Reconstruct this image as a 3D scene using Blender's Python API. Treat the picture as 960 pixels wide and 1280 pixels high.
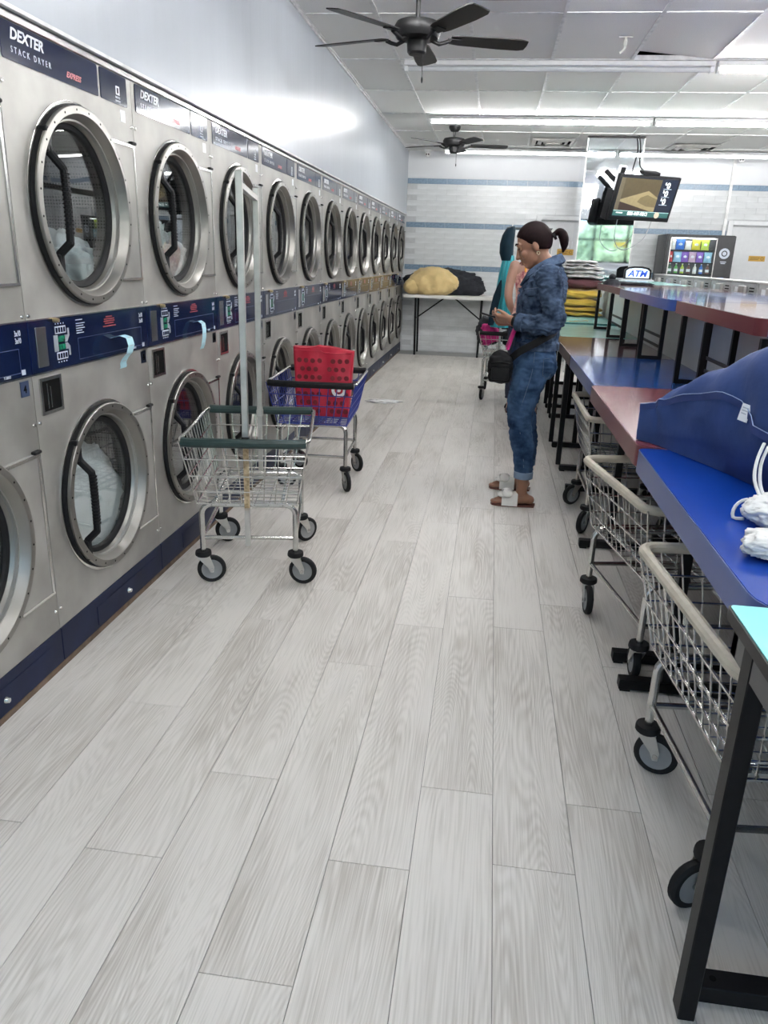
import bpy, bmesh, math, random
from mathutils import Vector, Matrix, noise
random.seed(7)
R = math.radians
for o in list(bpy.data.objects):
    bpy.data.objects.remove(o, do_unlink=True)
scene = bpy.context.scene
col = scene.collection

# ------------------------------------------------------------------ camera
H = 1.42
YAW, PITCH, ROLL, FPX = 0.127046, 0.322524, 0.0340255, 952.06
fw = Vector((-math.sin(YAW) * math.cos(PITCH), math.cos(YAW) * math.cos(PITCH), -math.sin(PITCH)))
r0 = Vector((math.cos(YAW), math.sin(YAW), 0))
d0 = fw.cross(r0)
cr, sr = math.cos(ROLL), math.sin(ROLL)
right = cr * r0 - sr * d0
down = sr * r0 + cr * d0
cam_data = bpy.data.cameras.new('camera')
cam = bpy.data.objects.new('camera', cam_data)
col.objects.link(cam)
rot = Matrix((right, -down, -fw)).transposed()
cam.matrix_world = Matrix.Translation((0, 0, H)) @ rot.to_4x4()
cam_data.sensor_fit = 'VERTICAL'
cam_data.sensor_height = 24
cam_data.lens = FPX / 1280 * 24
cam_data.clip_start = 0.02
cam_data.clip_end = 200
scene.camera = cam


def ray(px, py):
    return right * (px - 480) + down * (py - 640) + fw * FPX


def PZ(px, py, z=0.0):
    d = ray(px, py)
    return Vector((0, 0, H)) + d * ((z - H) / d.z)


def PY(px, py, y):
    d = ray(px, py)
    return Vector((0, 0, H)) + d * (y / d.y)


# ------------------------------------------------------------------ world, exposure
world = bpy.data.worlds.new('world')
scene.world = world
world.use_nodes = True
wn = world.node_tree
wn.nodes.clear()
wo = wn.nodes.new('ShaderNodeOutputWorld')
wb = wn.nodes.new('ShaderNodeBackground')
ws = wn.nodes.new('ShaderNodeTexSky')
ws.sky_type = 'HOSEK_WILKIE'
ws.turbidity = 4.0
ws.sun_direction = Vector((0.3, 0.6, 0.75)).normalized()
wb.inputs['Strength'].default_value = 15.0
wn.links.new(ws.outputs[0], wb.inputs[0])
wn.links.new(wb.outputs[0], wo.inputs[0])
vs = scene.view_settings
vs.view_transform = 'Standard'
vs.look = 'None'
vs.gamma = 1.0
vs.use_curve_mapping = False
vs.exposure = 1.0
LAMP = 50.0          # emission of the lit tubes


# ------------------------------------------------------------------ helpers
def tag(o, label=None, cat=None, group=None, kind=None):
    if label: o['label'] = label
    if cat: o['category'] = cat
    if group: o['group'] = group
    if kind: o['kind'] = kind
    return o


def empty(name, loc=(0, 0, 0), rz=0.0, label=None, cat=None, group=None, kind=None):
    o = bpy.data.objects.new(name, None)
    o.empty_display_size = 0.1
    col.objects.link(o)
    o.location = loc
    o.rotation_euler = (0, 0, rz)
    return tag(o, label, cat, group, kind)


def link(name, me, parent=None, loc=None, rot=None):
    o = bpy.data.objects.new(name, me)
    col.objects.link(o)
    if parent: o.parent = parent
    if loc is not None: o.location = loc
    if rot is not None: o.rotation_euler = rot
    return o


def kids(o):
    return list(o.children)


def copy_tree(o, parent=None):
    c = o.copy()
    col.objects.link(c)
    c.parent = parent
    for ch in kids(o):
        copy_tree(ch, c)
    return c


class MB:
    def __init__(self):
        self.v, self.f = [], []

    def add(self, vs, fs, M=None):
        b = len(self.v)
        self.v += [tuple(M @ Vector(p)) if M else tuple(p) for p in vs]
        self.f += [tuple(i + b for i in f) for f in fs]
        return self

    def box(self, x0, x1, y0, y1, z0, z1, M=None, bev=0.0):
        if bev <= 0:
            vs = [(x, y, z) for x in (x0, x1) for y in (y0, y1) for z in (z0, z1)]
            fs = [(0, 1, 3, 2), (4, 6, 7, 5), (0, 4, 5, 1), (2, 3, 7, 6), (0, 2, 6, 4), (1, 5, 7, 3)]
            return self.add(vs, fs, M)
        bm = bmesh.new()
        bmesh.ops.create_cube(bm, size=1)
        for v in bm.verts:
            v.co = Vector(((x0 + x1) / 2 + v.co.x * (x1 - x0), (y0 + y1) / 2 + v.co.y * (y1 - y0), (z0 + z1) / 2 + v.co.z * (z1 - z0)))
        bmesh.ops.bevel(bm, geom=bm.edges[:], offset=bev, segments=2 if bev > .004 else 1, affect='EDGES', profile=.5)
        bm.verts.index_update()
        self.add([v.co for v in bm.verts], [[v.index for v in f.verts] for f in bm.faces], M)
        bm.free()
        return self

    def tube(self, pts, r, seg=8, closed=False, M=None, cap=True):
        pts = [Vector(p) for p in pts]
        n = len(pts)
        rs = r if isinstance(r, (list, tuple)) else [r] * n
        vs, fs = [], []
        prev = None
        for i, p in enumerate(pts):
            if closed:
                t = (pts[(i + 1) % n] - pts[i - 1]).normalized()
            else:
                t = (pts[min(i + 1, n - 1)] - pts[max(i - 1, 0)]).normalized()
            if prev is None:
                a = Vector((0, 0, 1)) if abs(t.z) < .9 else Vector((1, 0, 0))
                u = t.cross(a).normalized()
            else:
                u = (prev - t * prev.dot(t)).normalized()
            w = t.cross(u)
            prev = u
            for k in range(seg):
                an = 2 * math.pi * (k + .5) / seg
                vs.append(p + (u * math.cos(an) + w * math.sin(an)) * rs[i])
        m = n if closed else n - 1
        for i in range(m):
            for k in range(seg):
                a = i * seg + k
                b = i * seg + (k + 1) % seg
                j = ((i + 1) % n) * seg
                fs.append((a, b, j + (k + 1) % seg, j + k))
        if cap and not closed:
            fs.append(tuple(range(seg))[::-1])
            fs.append(tuple((n - 1) * seg + k for k in range(seg)))
        return self.add(vs, fs, M)

    def bar(self, p0, p1, sx, sy, up=(0, 0, 1), M=None):
        p0, p1 = Vector(p0), Vector(p1)
        t = (p1 - p0).normalized()
        a = Vector(up)
        if abs(t.dot(a)) > .99: a = Vector((0, 1, 0))
        u = t.cross(a).normalized()
        w = u.cross(t)
        vs = []
        for p in (p0, p1):
            for s1, s2 in ((-1, -1), (1, -1), (1, 1), (-1, 1)):
                vs.append(p + u * s1 * sx / 2 + w * s2 * sy / 2)
        return self.add(vs, [(0, 3, 2, 1), (4, 5, 6, 7), (0, 1, 5, 4), (1, 2, 6, 5), (2, 3, 7, 6), (3, 0, 4, 7)], M)

    def lathe(self, prof, seg=32, M=None, closed=False, cap=True):
        """profile (r, h) around local z"""
        vs, fs = [], []
        n = len(prof)
        for r, h in prof:
            for k in range(seg):
                a = 2 * math.pi * k / seg
                vs.append((r * math.cos(a), r * math.sin(a), h))
        for i in range(n if closed else n - 1):
            j = (i + 1) % n
            for k in range(seg):
                fs.append((i * seg + k, i * seg + (k + 1) % seg, j * seg + (k + 1) % seg, j * seg + k))
        if not closed and cap:
            if prof[0][0] > 1e-6: fs.append(tuple(range(seg))[::-1])
            if prof[-1][0] > 1e-6: fs.append(tuple((n - 1) * seg + k for k in range(seg)))
        return self.add(vs, fs, M)

    def loft(self, rings, M=None, cap=True):
        n = len(rings[0])
        vs = [p for r in rings for p in r]
        fs = []
        for i in range(len(rings) - 1):
            for k in range(n):
                fs.append((i * n + k, i * n + (k + 1) % n, (i + 1) * n + (k + 1) % n, (i + 1) * n + k))
        if cap:
            fs.append(tuple(range(n))[::-1])
            fs.append(tuple((len(rings) - 1) * n + k for k in range(n)))
        return self.add(vs, fs, M)

    def prism(self, pts, z0, z1, M=None):
        n = len(pts)
        vs = [(x, y, z0) for x, y in pts] + [(x, y, z1) for x, y in pts]
        fs = [tuple(range(n))[::-1], tuple(range(n, 2 * n))]
        fs += [(k, (k + 1) % n, n + (k + 1) % n, n + k) for k in range(n)]
        return self.add(vs, fs, M)

    def ell(self, c, r, M=None, seg=16, rings=10, Rm=None):
        c = Vector(c)
        vs, fs = [], []
        for i in range(1, rings):
            t = math.pi * i / rings
            for k in range(seg):
                a = 2 * math.pi * k / seg
                p = Vector((r[0] * math.sin(t) * math.cos(a), r[1] * math.sin(t) * math.sin(a), r[2] * math.cos(t)))
                if Rm: p = Rm @ p
                vs.append(c + p)
        top = Vector((0, 0, r[2])); bot = -top
        if Rm: top = Rm @ top; bot = Rm @ bot
        nt = len(vs); vs += [c + top, c + bot]
        for i in range(rings - 2):
            for k in range(seg):
                fs.append((i * seg + k, (i + 1) * seg + k, (i + 1) * seg + (k + 1) % seg, i * seg + (k + 1) % seg))
        for k in range(seg):
            fs.append((nt, k, (k + 1) % seg))
            b = (rings - 2) * seg
            fs.append((nt + 1, b + (k + 1) % seg, b + k))
        return self.add(vs, fs, M)

    def mesh(self, name, m, smooth=35):
        me = bpy.data.meshes.new(name)
        me.from_pydata(self.v, [], self.f)
        bm = bmesh.new(); bm.from_mesh(me)
        bmesh.ops.recalc_face_normals(bm, faces=bm.faces[:])
        bm.to_mesh(me); bm.free()
        if m: me.materials.append(m)
        if smooth:
            me.polygons.foreach_set('use_smooth', [True] * len(me.polygons))
            me.set_sharp_from_angle(angle=R(smooth))
        return me

    def build(self, name, m, parent=None, loc=None, rot=None, smooth=35):
        return link(name, self.mesh(name, m, smooth), parent, loc, rot)


def boxes(name, m, parent, *bs, bev=0.0):
    mb = MB()
    for b in bs: mb.box(*b, bev=bev)
    return mb.build(name, m, parent)


def rr_pts(x0, x1, y0, y1, rad, seg=5):
    """rounded rectangle; rad = radius or four (x0y0, x1y0, x1y1, x0y1)"""
    if not isinstance(rad, (list, tuple)): rad = [rad] * 4
    pts = []
    for (cx, cy, a0), r in zip(((x0, y0, 180), (x1, y0, 270), (x1, y1, 0), (x0, y1, 90)), rad):
        sx = 1 if cx == x0 else -1
        sy = 1 if cy == y0 else -1
        n = seg if r > 0 else 0
        for k in range(n + 1):
            a = R(a0 + 90 * k / max(n, 1))
            pts.append((cx + sx * r + r * math.cos(a), cy + sy * r + r * math.sin(a)))
    return pts


def remesh(name, mb, m, voxel=.006, parent=None, smooth_it=4, fn=None):
    """one continuous surface out of overlapping closed shapes"""
    me = mb.mesh('tmp', None, 0)
    o = bpy.data.objects.new('tmp', me)
    col.objects.link(o)
    md = o.modifiers.new('r', 'REMESH'); md.mode = 'VOXEL'; md.voxel_size = voxel
    if smooth_it:
        sm = o.modifiers.new('s', 'SMOOTH'); sm.factor = .5; sm.iterations = smooth_it
    dg = bpy.context.evaluated_depsgraph_get()
    res = bpy.data.meshes.new_from_object(o.evaluated_get(dg))
    bpy.data.objects.remove(o, do_unlink=True)
    res.name = name
    res.materials.clear()
    res.materials.append(m)
    if fn:
        nr = [v.normal.copy() for v in res.vertices]
        for v, n_ in zip(res.vertices, nr):
            v.co += n_ * fn(v.co)
    res.polygons.foreach_set('use_smooth', [True] * len(res.polygons))
    return link(name, res, parent)


_txt = {}


def text_mesh(s, size, m, bold=0.0, shear=0.0, spacing=1.0, align='LEFT', ext=.0004, sx=1.0):
    cu = bpy.data.curves.new('t', 'FONT')
    cu.body = s; cu.size = size; cu.extrude = ext; cu.offset = bold; cu.shear = shear
    cu.space_character = spacing; cu.align_x = align; cu.align_y = 'BOTTOM_BASELINE'; cu.resolution_u = 3
    o = bpy.data.objects.new('t', cu); col.objects.link(o)
    dg = bpy.context.evaluated_depsgraph_get()
    me = bpy.data.meshes.new_from_object(o.evaluated_get(dg))
    bpy.data.objects.remove(o, do_unlink=True); bpy.data.curves.remove(cu)
    if sx != 1.0:
        for v in me.vertices: v.co.x *= sx
    me.name = 'lettering'
    me.materials.clear(); me.materials.append(m)
    return me


FACE_X = Matrix(((0, 0, 1, 0), (1, 0, 0, 0), (0, 1, 0, 0), (0, 0, 0, 1)))      # text reading along +y, facing +x
FACE_MY = Matrix(((1, 0, 0, 0), (0, 0, -1, 0), (0, 1, 0, 0), (0, 0, 0, 1)))    # reading along +x, facing -y


def lettering(s, size, m, parent, loc, face=FACE_X, **k):
    me = text_mesh(s, size, m, **k)
    me.transform(Matrix.Translation(loc) @ face)
    return link('lettering', me, parent)


# ------------------------------------------------------------------ materials
MATS = {}


def mat(name, c, rough=.5, metal=0.0, var=.06, scale=20.0, bump=0.0, bscale=None, emit=0.0, spec=.5, rvar=.0, stretch=(1, 1, 1), coat=0.0, sheen=0.0, c2=None, sss=0.0):
    if name in MATS: return MATS[name]
    m = bpy.data.materials.new(name)
    m.use_nodes = True
    nt = m.node_tree
    b = nt.nodes['Principled BSDF']
    b.inputs['Roughness'].default_value = rough
    b.inputs['Metallic'].default_value = metal
    b.inputs['Specular IOR Level'].default_value = spec
    b.inputs['Coat Weight'].default_value = coat
    b.inputs['Coat Roughness'].default_value = .05
    b.inputs['Sheen Weight'].default_value = sheen
    if sss:
        b.inputs['Subsurface Weight'].default_value = sss
        b.inputs['Subsurface Radius'].default_value = (.02, .008, .004)
    tc = nt.nodes.new('ShaderNodeTexCoord')
    mp = nt.nodes.new('ShaderNodeMapping')
    mp.inputs['Scale'].default_value = stretch
    nt.links.new(tc.outputs['Object'], mp.inputs[0])
    no = nt.nodes.new('ShaderNodeTexNoise')
    no.inputs['Scale'].default_value = scale
    no.inputs['Detail'].default_value = 4
    nt.links.new(mp.outputs[0], no.inputs['Vector'])
    rp = nt.nodes.new('ShaderNodeValToRGB')
    rp.color_ramp.elements[0].position = .3
    rp.color_ramp.elements[1].position = .7
    lo = [max(0, x * (1 - var)) for x in c]
    hi = [min(1, x * (1 + var)) for x in (c2 or c)]
    rp.color_ramp.elements[0].color = (*lo, 1)
    rp.color_ramp.elements[1].color = (*hi, 1)
    nt.links.new(no.outputs['Fac'], rp.inputs[0])
    nt.links.new(rp.outputs[0], b.inputs['Base Color'])
    if emit:
        nt.links.new(rp.outputs[0], b.inputs['Emission Color'])
        b.inputs['Emission Strength'].default_value = emit
    if rvar:
        mr = nt.nodes.new('ShaderNodeMapRange')
        mr.inputs['To Min'].default_value = max(0, rough - rvar)
        mr.inputs['To Max'].default_value = rough + rvar
        nt.links.new(no.outputs['Fac'], mr.inputs[0])
        nt.links.new(mr.outputs[0], b.inputs['Roughness'])
    if bump:
        n2 = no
        if bscale:
            n2 = nt.nodes.new('ShaderNodeTexNoise')
            n2.inputs['Scale'].default_value = bscale
            n2.inputs['Detail'].default_value = 5
            nt.links.new(mp.outputs[0], n2.inputs['Vector'])
        bp = nt.nodes.new('ShaderNodeBump')
        bp.inputs['Strength'].default_value = bump
        bp.inputs['Distance'].default_value = .01
        nt.links.new(n2.outputs['Fac'], bp.inputs['Height'])
        nt.links.new(bp.outputs[0], b.inputs['Normal'])
    MATS[name] = m
    return m


def glass_mat(name, tint=(.8, .85, .85), ior=1.5, boost=1.0, rough=.01):
    m = bpy.data.materials.new(name); m.use_nodes = True
    nt = m.node_tree; nt.nodes.clear()
    out = nt.nodes.new('ShaderNodeOutputMaterial')
    mix = nt.nodes.new('ShaderNodeMixShader')
    tr = nt.nodes.new('ShaderNodeBsdfTransparent'); tr.inputs[0].default_value = (*tint, 1)
    gl = nt.nodes.new('ShaderNodeBsdfGlossy'); gl.inputs['Roughness'].default_value = rough
    fr = nt.nodes.new('ShaderNodeFresnel'); fr.inputs['IOR'].default_value = ior
    ml = nt.nodes.new('ShaderNodeMath'); ml.operation = 'MULTIPLY'; ml.inputs[1].default_value = boost; ml.use_clamp = True
    ge = nt.nodes.new('ShaderNodeNewGeometry')
    mr = nt.nodes.new('ShaderNodeMapRange'); mr.inputs['To Min'].default_value = ior; mr.inputs['To Max'].default_value = 1 / ior
    nt.links.new(ge.outputs['Backfacing'], mr.inputs[0]); nt.links.new(mr.outputs[0], fr.inputs['IOR'])
    nt.links.new(fr.outputs[0], ml.inputs[0])
    nt.links.new(ml.outputs[0], mix.inputs[0]); nt.links.new(tr.outputs[0], mix.inputs[1]); nt.links.new(gl.outputs[0], mix.inputs[2])
    nt.links.new(mix.outputs[0], out.inputs[0])
    MATS[name] = m
    return m


def wood_floor():
    m = bpy.data.materials.new('oak_plank_pale'); m.use_nodes = True
    nt = m.node_tree; b = nt.nodes['Principled BSDF']
    N = nt.nodes.new; L = nt.links.new
    tc = N('ShaderNodeTexCoord'); oi = N('ShaderNodeObjectInfo')
    off = N('ShaderNodeVectorMath'); off.operation = 'MULTIPLY'
    cmb = N('ShaderNodeCombineXYZ')
    for i, k in enumerate((37.0, 91.0, 13.0)):
        mm = N('ShaderNodeMath'); mm.operation = 'MULTIPLY'; mm.inputs[1].default_value = k
        L(oi.outputs['Random'], mm.inputs[0]); L(mm.outputs[0], cmb.inputs[i])
    ad = N('ShaderNodeVectorMath'); ad.operation = 'ADD'
    L(tc.outputs['Object'], ad.inputs[0]); L(cmb.outputs[0], ad.inputs[1])
    # broad figure: isolines of a stretched noise give cathedral grain
    mp = N('ShaderNodeMapping'); mp.inputs['Scale'].default_value = (5.5, .55, 1); L(ad.outputs[0], mp.inputs[0])
    n1 = N('ShaderNodeTexNoise'); n1.inputs['Scale'].default_value = 1.0; n1.inputs['Detail'].default_value = 1.2; n1.inputs['Roughness'].default_value = .45; L(mp.outputs[0], n1.inputs['Vector'])
    mu = N('ShaderNodeMath'); mu.operation = 'MULTIPLY'; mu.inputs[1].default_value = 430; L(n1.outputs['Fac'], mu.inputs[0])
    sn = N('ShaderNodeMath'); sn.operation = 'SINE'; L(mu.outputs[0], sn.inputs[0])
    # fine streaks
    mp2 = N('ShaderNodeMapping'); mp2.inputs['Scale'].default_value = (210, 5, 1); L(ad.outputs[0], mp2.inputs[0])
    n2 = N('ShaderNodeTexNoise'); n2.inputs['Scale'].default_value = 1.0; n2.inputs['Detail'].default_value = 3; L(mp2.outputs[0], n2.inputs['Vector'])
    # patches
    mp3 = N('ShaderNodeMapping'); mp3.inputs['Scale'].default_value = (7, 1.6, 1); L(ad.outputs[0], mp3.inputs[0])
    n3 = N('ShaderNodeTexNoise'); n3.inputs['Scale'].default_value = 1.0; n3.inputs['Detail'].default_value = 3; L(mp3.outputs[0], n3.inputs['Vector'])
    rs = N('ShaderNodeMapRange'); rs.inputs['From Min'].default_value = -1; rs.inputs['To Min'].default_value = -.5; rs.inputs['To Max'].default_value = .5; L(sn.outputs[0], rs.inputs[0])
    msk = N('ShaderNodeMath'); msk.operation = 'MULTIPLY'; L(rs.outputs[0], msk.inputs[0]); L(n2.outputs['Fac'], msk.inputs[1])
    a1 = N('ShaderNodeMath'); a1.operation = 'MULTIPLY_ADD'; a1.inputs[1].default_value = .4; L(msk.outputs[0], a1.inputs[0]); L(n2.outputs['Fac'], a1.inputs[2])
    a2 = N('ShaderNodeMath'); a2.operation = 'ADD'; L(a1.outputs[0], a2.inputs[0]); L(n3.outputs['Fac'], a2.inputs[1])
    a3 = N('ShaderNodeMath'); a3.operation = 'MULTIPLY_ADD'; a3.inputs[1].default_value = .16; L(oi.outputs['Random'], a3.inputs[0]); L(a2.outputs[0], a3.inputs[2])
    rp = N('ShaderNodeValToRGB'); L(a3.outputs[0], rp.inputs[0])
    e = rp.color_ramp.elements
    e[0].position = .55; e[0].color = (.405, .373, .335, 1)
    e[1].position = 1.35 if False else 1.0; e[1].color = (.655, .625, .585, 1)
    x = e.new(.82); x.color = (.575, .547, .508, 1)
    sc = N('ShaderNodeMath'); sc.operation = 'MULTIPLY'; sc.inputs[1].default_value = .80
    L(a3.outputs[0], sc.inputs[0]); L(sc.outputs[0], rp.inputs[0])
    L(rp.outputs[0], b.inputs['Base Color'])
    b.inputs['Roughness'].default_value = .42
    bp = N('ShaderNodeBump'); bp.inputs['Strength'].default_value = .12; bp.inputs['Distance'].default_value = .002
    L(a2.outputs[0], bp.inputs['Height']); L(bp.outputs[0], b.inputs['Normal'])
    return m


M_floor = wood_floor()
M_sub = mat('floor_joint', (.20, .19, .175), .8, var=.15, scale=6)
M_conc = mat('floor_concrete', (.33, .33, .32), .7, var=.15, scale=3)
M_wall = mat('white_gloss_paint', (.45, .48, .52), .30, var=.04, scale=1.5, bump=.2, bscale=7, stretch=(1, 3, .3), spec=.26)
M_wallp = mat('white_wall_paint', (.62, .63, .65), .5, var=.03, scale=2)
M_tile = mat('white_wall_tile', (.60, .615, .62), .16, var=.10, scale=5, stretch=(1, 1, 3), bump=.05, bscale=9)
M_btile = mat('slate_blue_tile', (.17, .245, .33), .25, var=.2, scale=60)
M_grout = mat('grout', (.46, .47, .48), .8)
M_ctile = mat('ceiling_tile_board', (.76, .755, .73), .9, var=.10, scale=170, bump=.25)
M_grid = mat('ceiling_grid_white', (.72, .72, .71), .5, var=.2, scale=14)
M_black = mat('black_void', (.008, .008, .008), .9, spec=.05)
M_steel = mat('stainless_sheet', (.30, .29, .27), .50, .55, var=.12, scale=3.2, rvar=.10, bump=.03, bscale=3, c2=(.40, .39, .365))
M_steel2 = mat('stainless_bright', (.66, .65, .63), .20, 1.0, var=.05, scale=9, rvar=.05)
M_cone = mat('stainless_door_cone', (.27, .262, .245), .40, 1.0, var=.08, scale=4, rvar=.06)
M_navy = mat('navy_panel_print', (.006, .012, .045), .10, var=.12, scale=8, spec=.45)
M_kick = mat('navy_kick_paint', (.007, .012, .040), .45, spec=.2, var=.2, scale=9)
M_white = mat('white_print', (.80, .82, .84), .5)
M_dimw = mat('grey_print', (.42, .46, .52), .5)
M_red = mat('red_print', (.30, .03, .035), .5)
M_blackp = mat('black_plastic', (.006, .006, .007), .5, spec=.25, var=.2, scale=30)
M_rubber = mat('black_rubber', (.012, .012, .013), .65, spec=.25, var=.2, scale=40)
M_drum = mat('drum_steel', (.16, .16, .165), .35, 1.0, var=.3, scale=6)
M_brown = mat('worn_wood_strip', (.13, .085, .055), .8, var=.35, scale=25)
M_chrome = mat('cart_chrome', (.60, .59, .57), .22, 1.0, var=.10, scale=30, rvar=.06)
M_galv = mat('galvanised_tube', (.56, .545, .52), .40, 1.0, var=.12, scale=18, rvar=.08)
M_rust = mat('rusty_tube', (.34, .22, .10), .6, .6, var=.45, scale=45, c2=(.5, .4, .27))
M_green = mat('dark_green_grip', (.018, .042, .040), .35, var=.15, scale=30)
M_bluew = mat('blue_plastic_wire', (.018, .035, .24), .35, var=.1)
M_beige = mat('beige_bumper', (.50, .455, .37), .5, var=.14, scale=20, bump=.1)
M_hub = mat('grey_wheel_hub', (.27, .275, .28), .4, var=.08)
M_blk = mat('black_powder_coat', (.006, .006, .007), .42, spec=.2, var=.2, scale=30)
M_glass = glass_mat('dryer_glass', (.86, .89, .89), 1.5, 1.6)
M_wglass = glass_mat('window_glass', (.92, .95, .95), 1.45, 1.0)


def lam(name, c, rough=.22, coat=0.0):
    return mat(name, c, rough, var=.05, scale=3, spec=.5, rvar=.05, coat=coat)


M_blue = lam('blue_laminate', (.004, .045, .34), .22)
M_blued = lam('dark_blue_laminate', (.012, .055, .22), .16)
M_maroon = lam('maroon_laminate', (.16, .035, .045), .22)
M_maroond = lam('brown_maroon_laminate', (.085, .045, .05), .14)
M_ublue = lam('raised_blue_laminate', (.02, .08, .33), .12, .6)
M_umaroon = lam('raised_maroon_laminate', (.16, .05, .06), .12, .6)
M_teal = lam('teal_laminate', (.22, .46, .44), .2)
M_cyan = lam('cyan_laminate', (.17, .66, .66), .3)
M_blue_e = lam('blue_edge', (.045, .085, .27), .3)
M_maroon_e = lam('maroon_edge', (.13, .03, .035), .3)

# ================================================================== STRUCTURE
XL, XR, YF, YB, ZC = -1.405, 4.6, -2.5, 12.5, 2.95
FX = -1.418                      # plane of the dryer fronts
# ---- floor
floor = boxes('floor', M_sub, None, (XL - .9, XR + .2, YF - .2, YB + .2, -.08, -.006))
tag(floor, 'pale grey oak plank floor of the laundromat', 'floor', kind='structure')
boxes('floor_strip', M_conc, floor, (FX - .02, XR, 12.0, YB, -.006, -.001))
PW, PL = .2018, 1.305
x_first = -1.107
phase = {-1: 1.48, 0: 2.06, 1: 1.426, 2: 1.764, 3: 1.139, 4: 1.49, 5: 1.807, 6: 1.545, 7: 1.804}
rp = random.Random(3)
g = .0009
pm = MB().box(-PW / 2 + g, PW / 2 - g, -PL / 2 + g, PL / 2 - g, -.006, 0).mesh('plank', M_floor, 0)
rest = MB()
for i in range(-2, 28):
    xa = x_first + i * PW
    ph = phase.get(i, rp.uniform(0, PL)) % PL
    y = ph - PL * 4
    while y < 12.0:
        y1 = y + PL
        if y1 > YF:
            if i < 15 and y1 > .75 and y1 <= 12.0:
                link('plank', pm, floor, (xa + PW / 2, (y + y1) / 2, 0))
            elif i < 15 and y1 > 12.0 and 12.0 - y > .02:
                L_ = 12.0 - y
                MB().box(-PW / 2 + g, PW / 2 - g, -L_ / 2 + g, L_ / 2 - g, -.006, 0).build('plank', M_floor, floor, (xa + PW / 2, y + L_ / 2, 0), smooth=0)
            elif 12.0 - max(y, YF) > .02:
                rest.box(xa + g, min(xa + PW, XR) - g, max(y, YF) + g, min(y1, 12.0) - g, -.006, 0)
        y = y1
tag(rest.build('plank_field', M_floor, floor, smooth=0), kind='stuff')

# ---- ceiling: dark plenum, grid bars, boards
ceil = boxes('ceiling', M_black, None, (XL - .9, XR + .2, YF - .2, YB + .2, 3.3, 3.4))
tag(ceil, 'suspended ceiling of speckled boards in a white grid', 'ceiling', kind='structure')
gx = [-1.405] + [-.898 + .6135 * k for k in range(9)] + [XR]
gy = [YF] + [6.98 + 1.21 * k for k in range(-7, 5)] + [YB]
for x in gx:
    MB().box(-.012, .012, YF, YB, -.004, .03).build('grid_bar', M_grid, ceil, (min(max(x, XL + .012), XR - .012), 0, ZC), smooth=0)
for y in gy:
    MB().box(XL, XR, -.012, .012, -.003, .03).build('grid_bar', M_grid, ceil, (0, min(max(y, YF + .012), YB - .012), ZC), smooth=0)
tcache = {}
VENT_CELLS = {}
for i in range(len(gx) - 1):
    for j in range(len(gy) - 1):
        w, l = gx[i + 1] - gx[i] - .004, gy[j + 1] - gy[j] - .004
        if w < .05 or l < .05: continue
        k = (round(w, 3), round(l, 3))
        if k not in tcache:
            tcache[k] = MB().box(-w / 2, w / 2, -l / 2, l / 2, 0, .016).mesh('ceiling_tile', M_ctile, 0)
        o = link('ceiling_tile', tcache[k], ceil, ((gx[i] + gx[i + 1]) / 2, (gy[j] + gy[j + 1]) / 2, ZC + .003))
        o.rotation_euler = (rp.uniform(-.002, .002), rp.uniform(-.003, .003), 0)
        if abs(gx[i] - .942) < .05 and abs(gy[j] - 5.77) < .05:
            o.location.z += .032; o.rotation_euler = (0, .10, 0)      # the board that has slipped out of the grid

# ---- walls
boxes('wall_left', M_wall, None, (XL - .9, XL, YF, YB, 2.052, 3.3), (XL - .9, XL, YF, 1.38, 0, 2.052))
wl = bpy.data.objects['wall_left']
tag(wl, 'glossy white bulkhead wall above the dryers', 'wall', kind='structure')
boxes('trim_edge', M_grid, wl, (XL - .004, XL + .012, 1.39, YB, 2.0465, 2.0575), (XL - .004, XL + .012, YF, YB, ZC - .018, ZC - .001))
wbk = boxes('wall_back', M_grout, None, (XL - .9, XR + .1, YB, YB + .1, 0, 3.3))
tag(wbk, 'white tiled back wall with slate blue tile bands', 'wall', kind='structure')
boxes('wall_panel', M_wallp, wbk, (XL, XR, YB - .008, YB, 2.573, ZC))
TW, TH = .3, .0775
tile_m = MB().box(-TW / 2 + .0015, TW / 2 - .0015, -.006, .0, -TH / 2 + .0015, TH / 2 - .0015).mesh('tile', M_tile, 0)
btile_m = MB().box(-TW / 2 + .0015, TW / 2 - .0015, -.007, .0, -TH / 2 + .0015, TH / 2 - .0015).mesh('tile', M_btile, 0)
nt_ = 0
trest = MB()
zr = 2.573 - TH / 2
row = 0
D1 = (.60, 1.62); D2 = (3.36, 4.42)
while zr > 0:
    blue = row % 8 == 0 and row < 24
    x = XL + TW / 2 + (0 if row % 8 == 0 else (row % 2) * TW / 2)
    while x < XR - .1:
        hid = any(a - .05 < x < b + .05 and zr < 2.09 for a, b in (D1, D2))
        if not hid:
            vis = zr > .82 and x < 3.5 and not (1.2 < x < 1.6)
            if (blue or (vis and nt_ < 285)):
                nt_ += 0 if blue else 1
                o = link('tile', btile_m if blue else tile_m, wbk, (x, YB, zr))
                if not blue: o.rotation_euler = (rp.uniform(-.012, .012), 0, rp.uniform(-.004, .004))
            else:
                trest.box(x - TW / 2 + .0015, x + TW / 2 - .0015, YB - .006, YB, zr - TH / 2 + .0015, max(.002, zr + TH / 2 - .0015))
        x += TW
    zr -= TH; row += 1
tag(trest.build('tile_field', M_tile, wbk, smooth=0), kind='stuff')
wr = boxes('wall_right', M_wallp, None, (XR, XR + .1, YF, YB, 0, 3.3))
tag(wr, 'plain white wall on the far right side', 'wall', kind='structure')
for k in range(25):
    link('tile', btile_m, wr, (XR, YF + .3 + k * .6 if False else 12.2 - k * TW, 2.534), (0, 0, -math.pi / 2))
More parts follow.
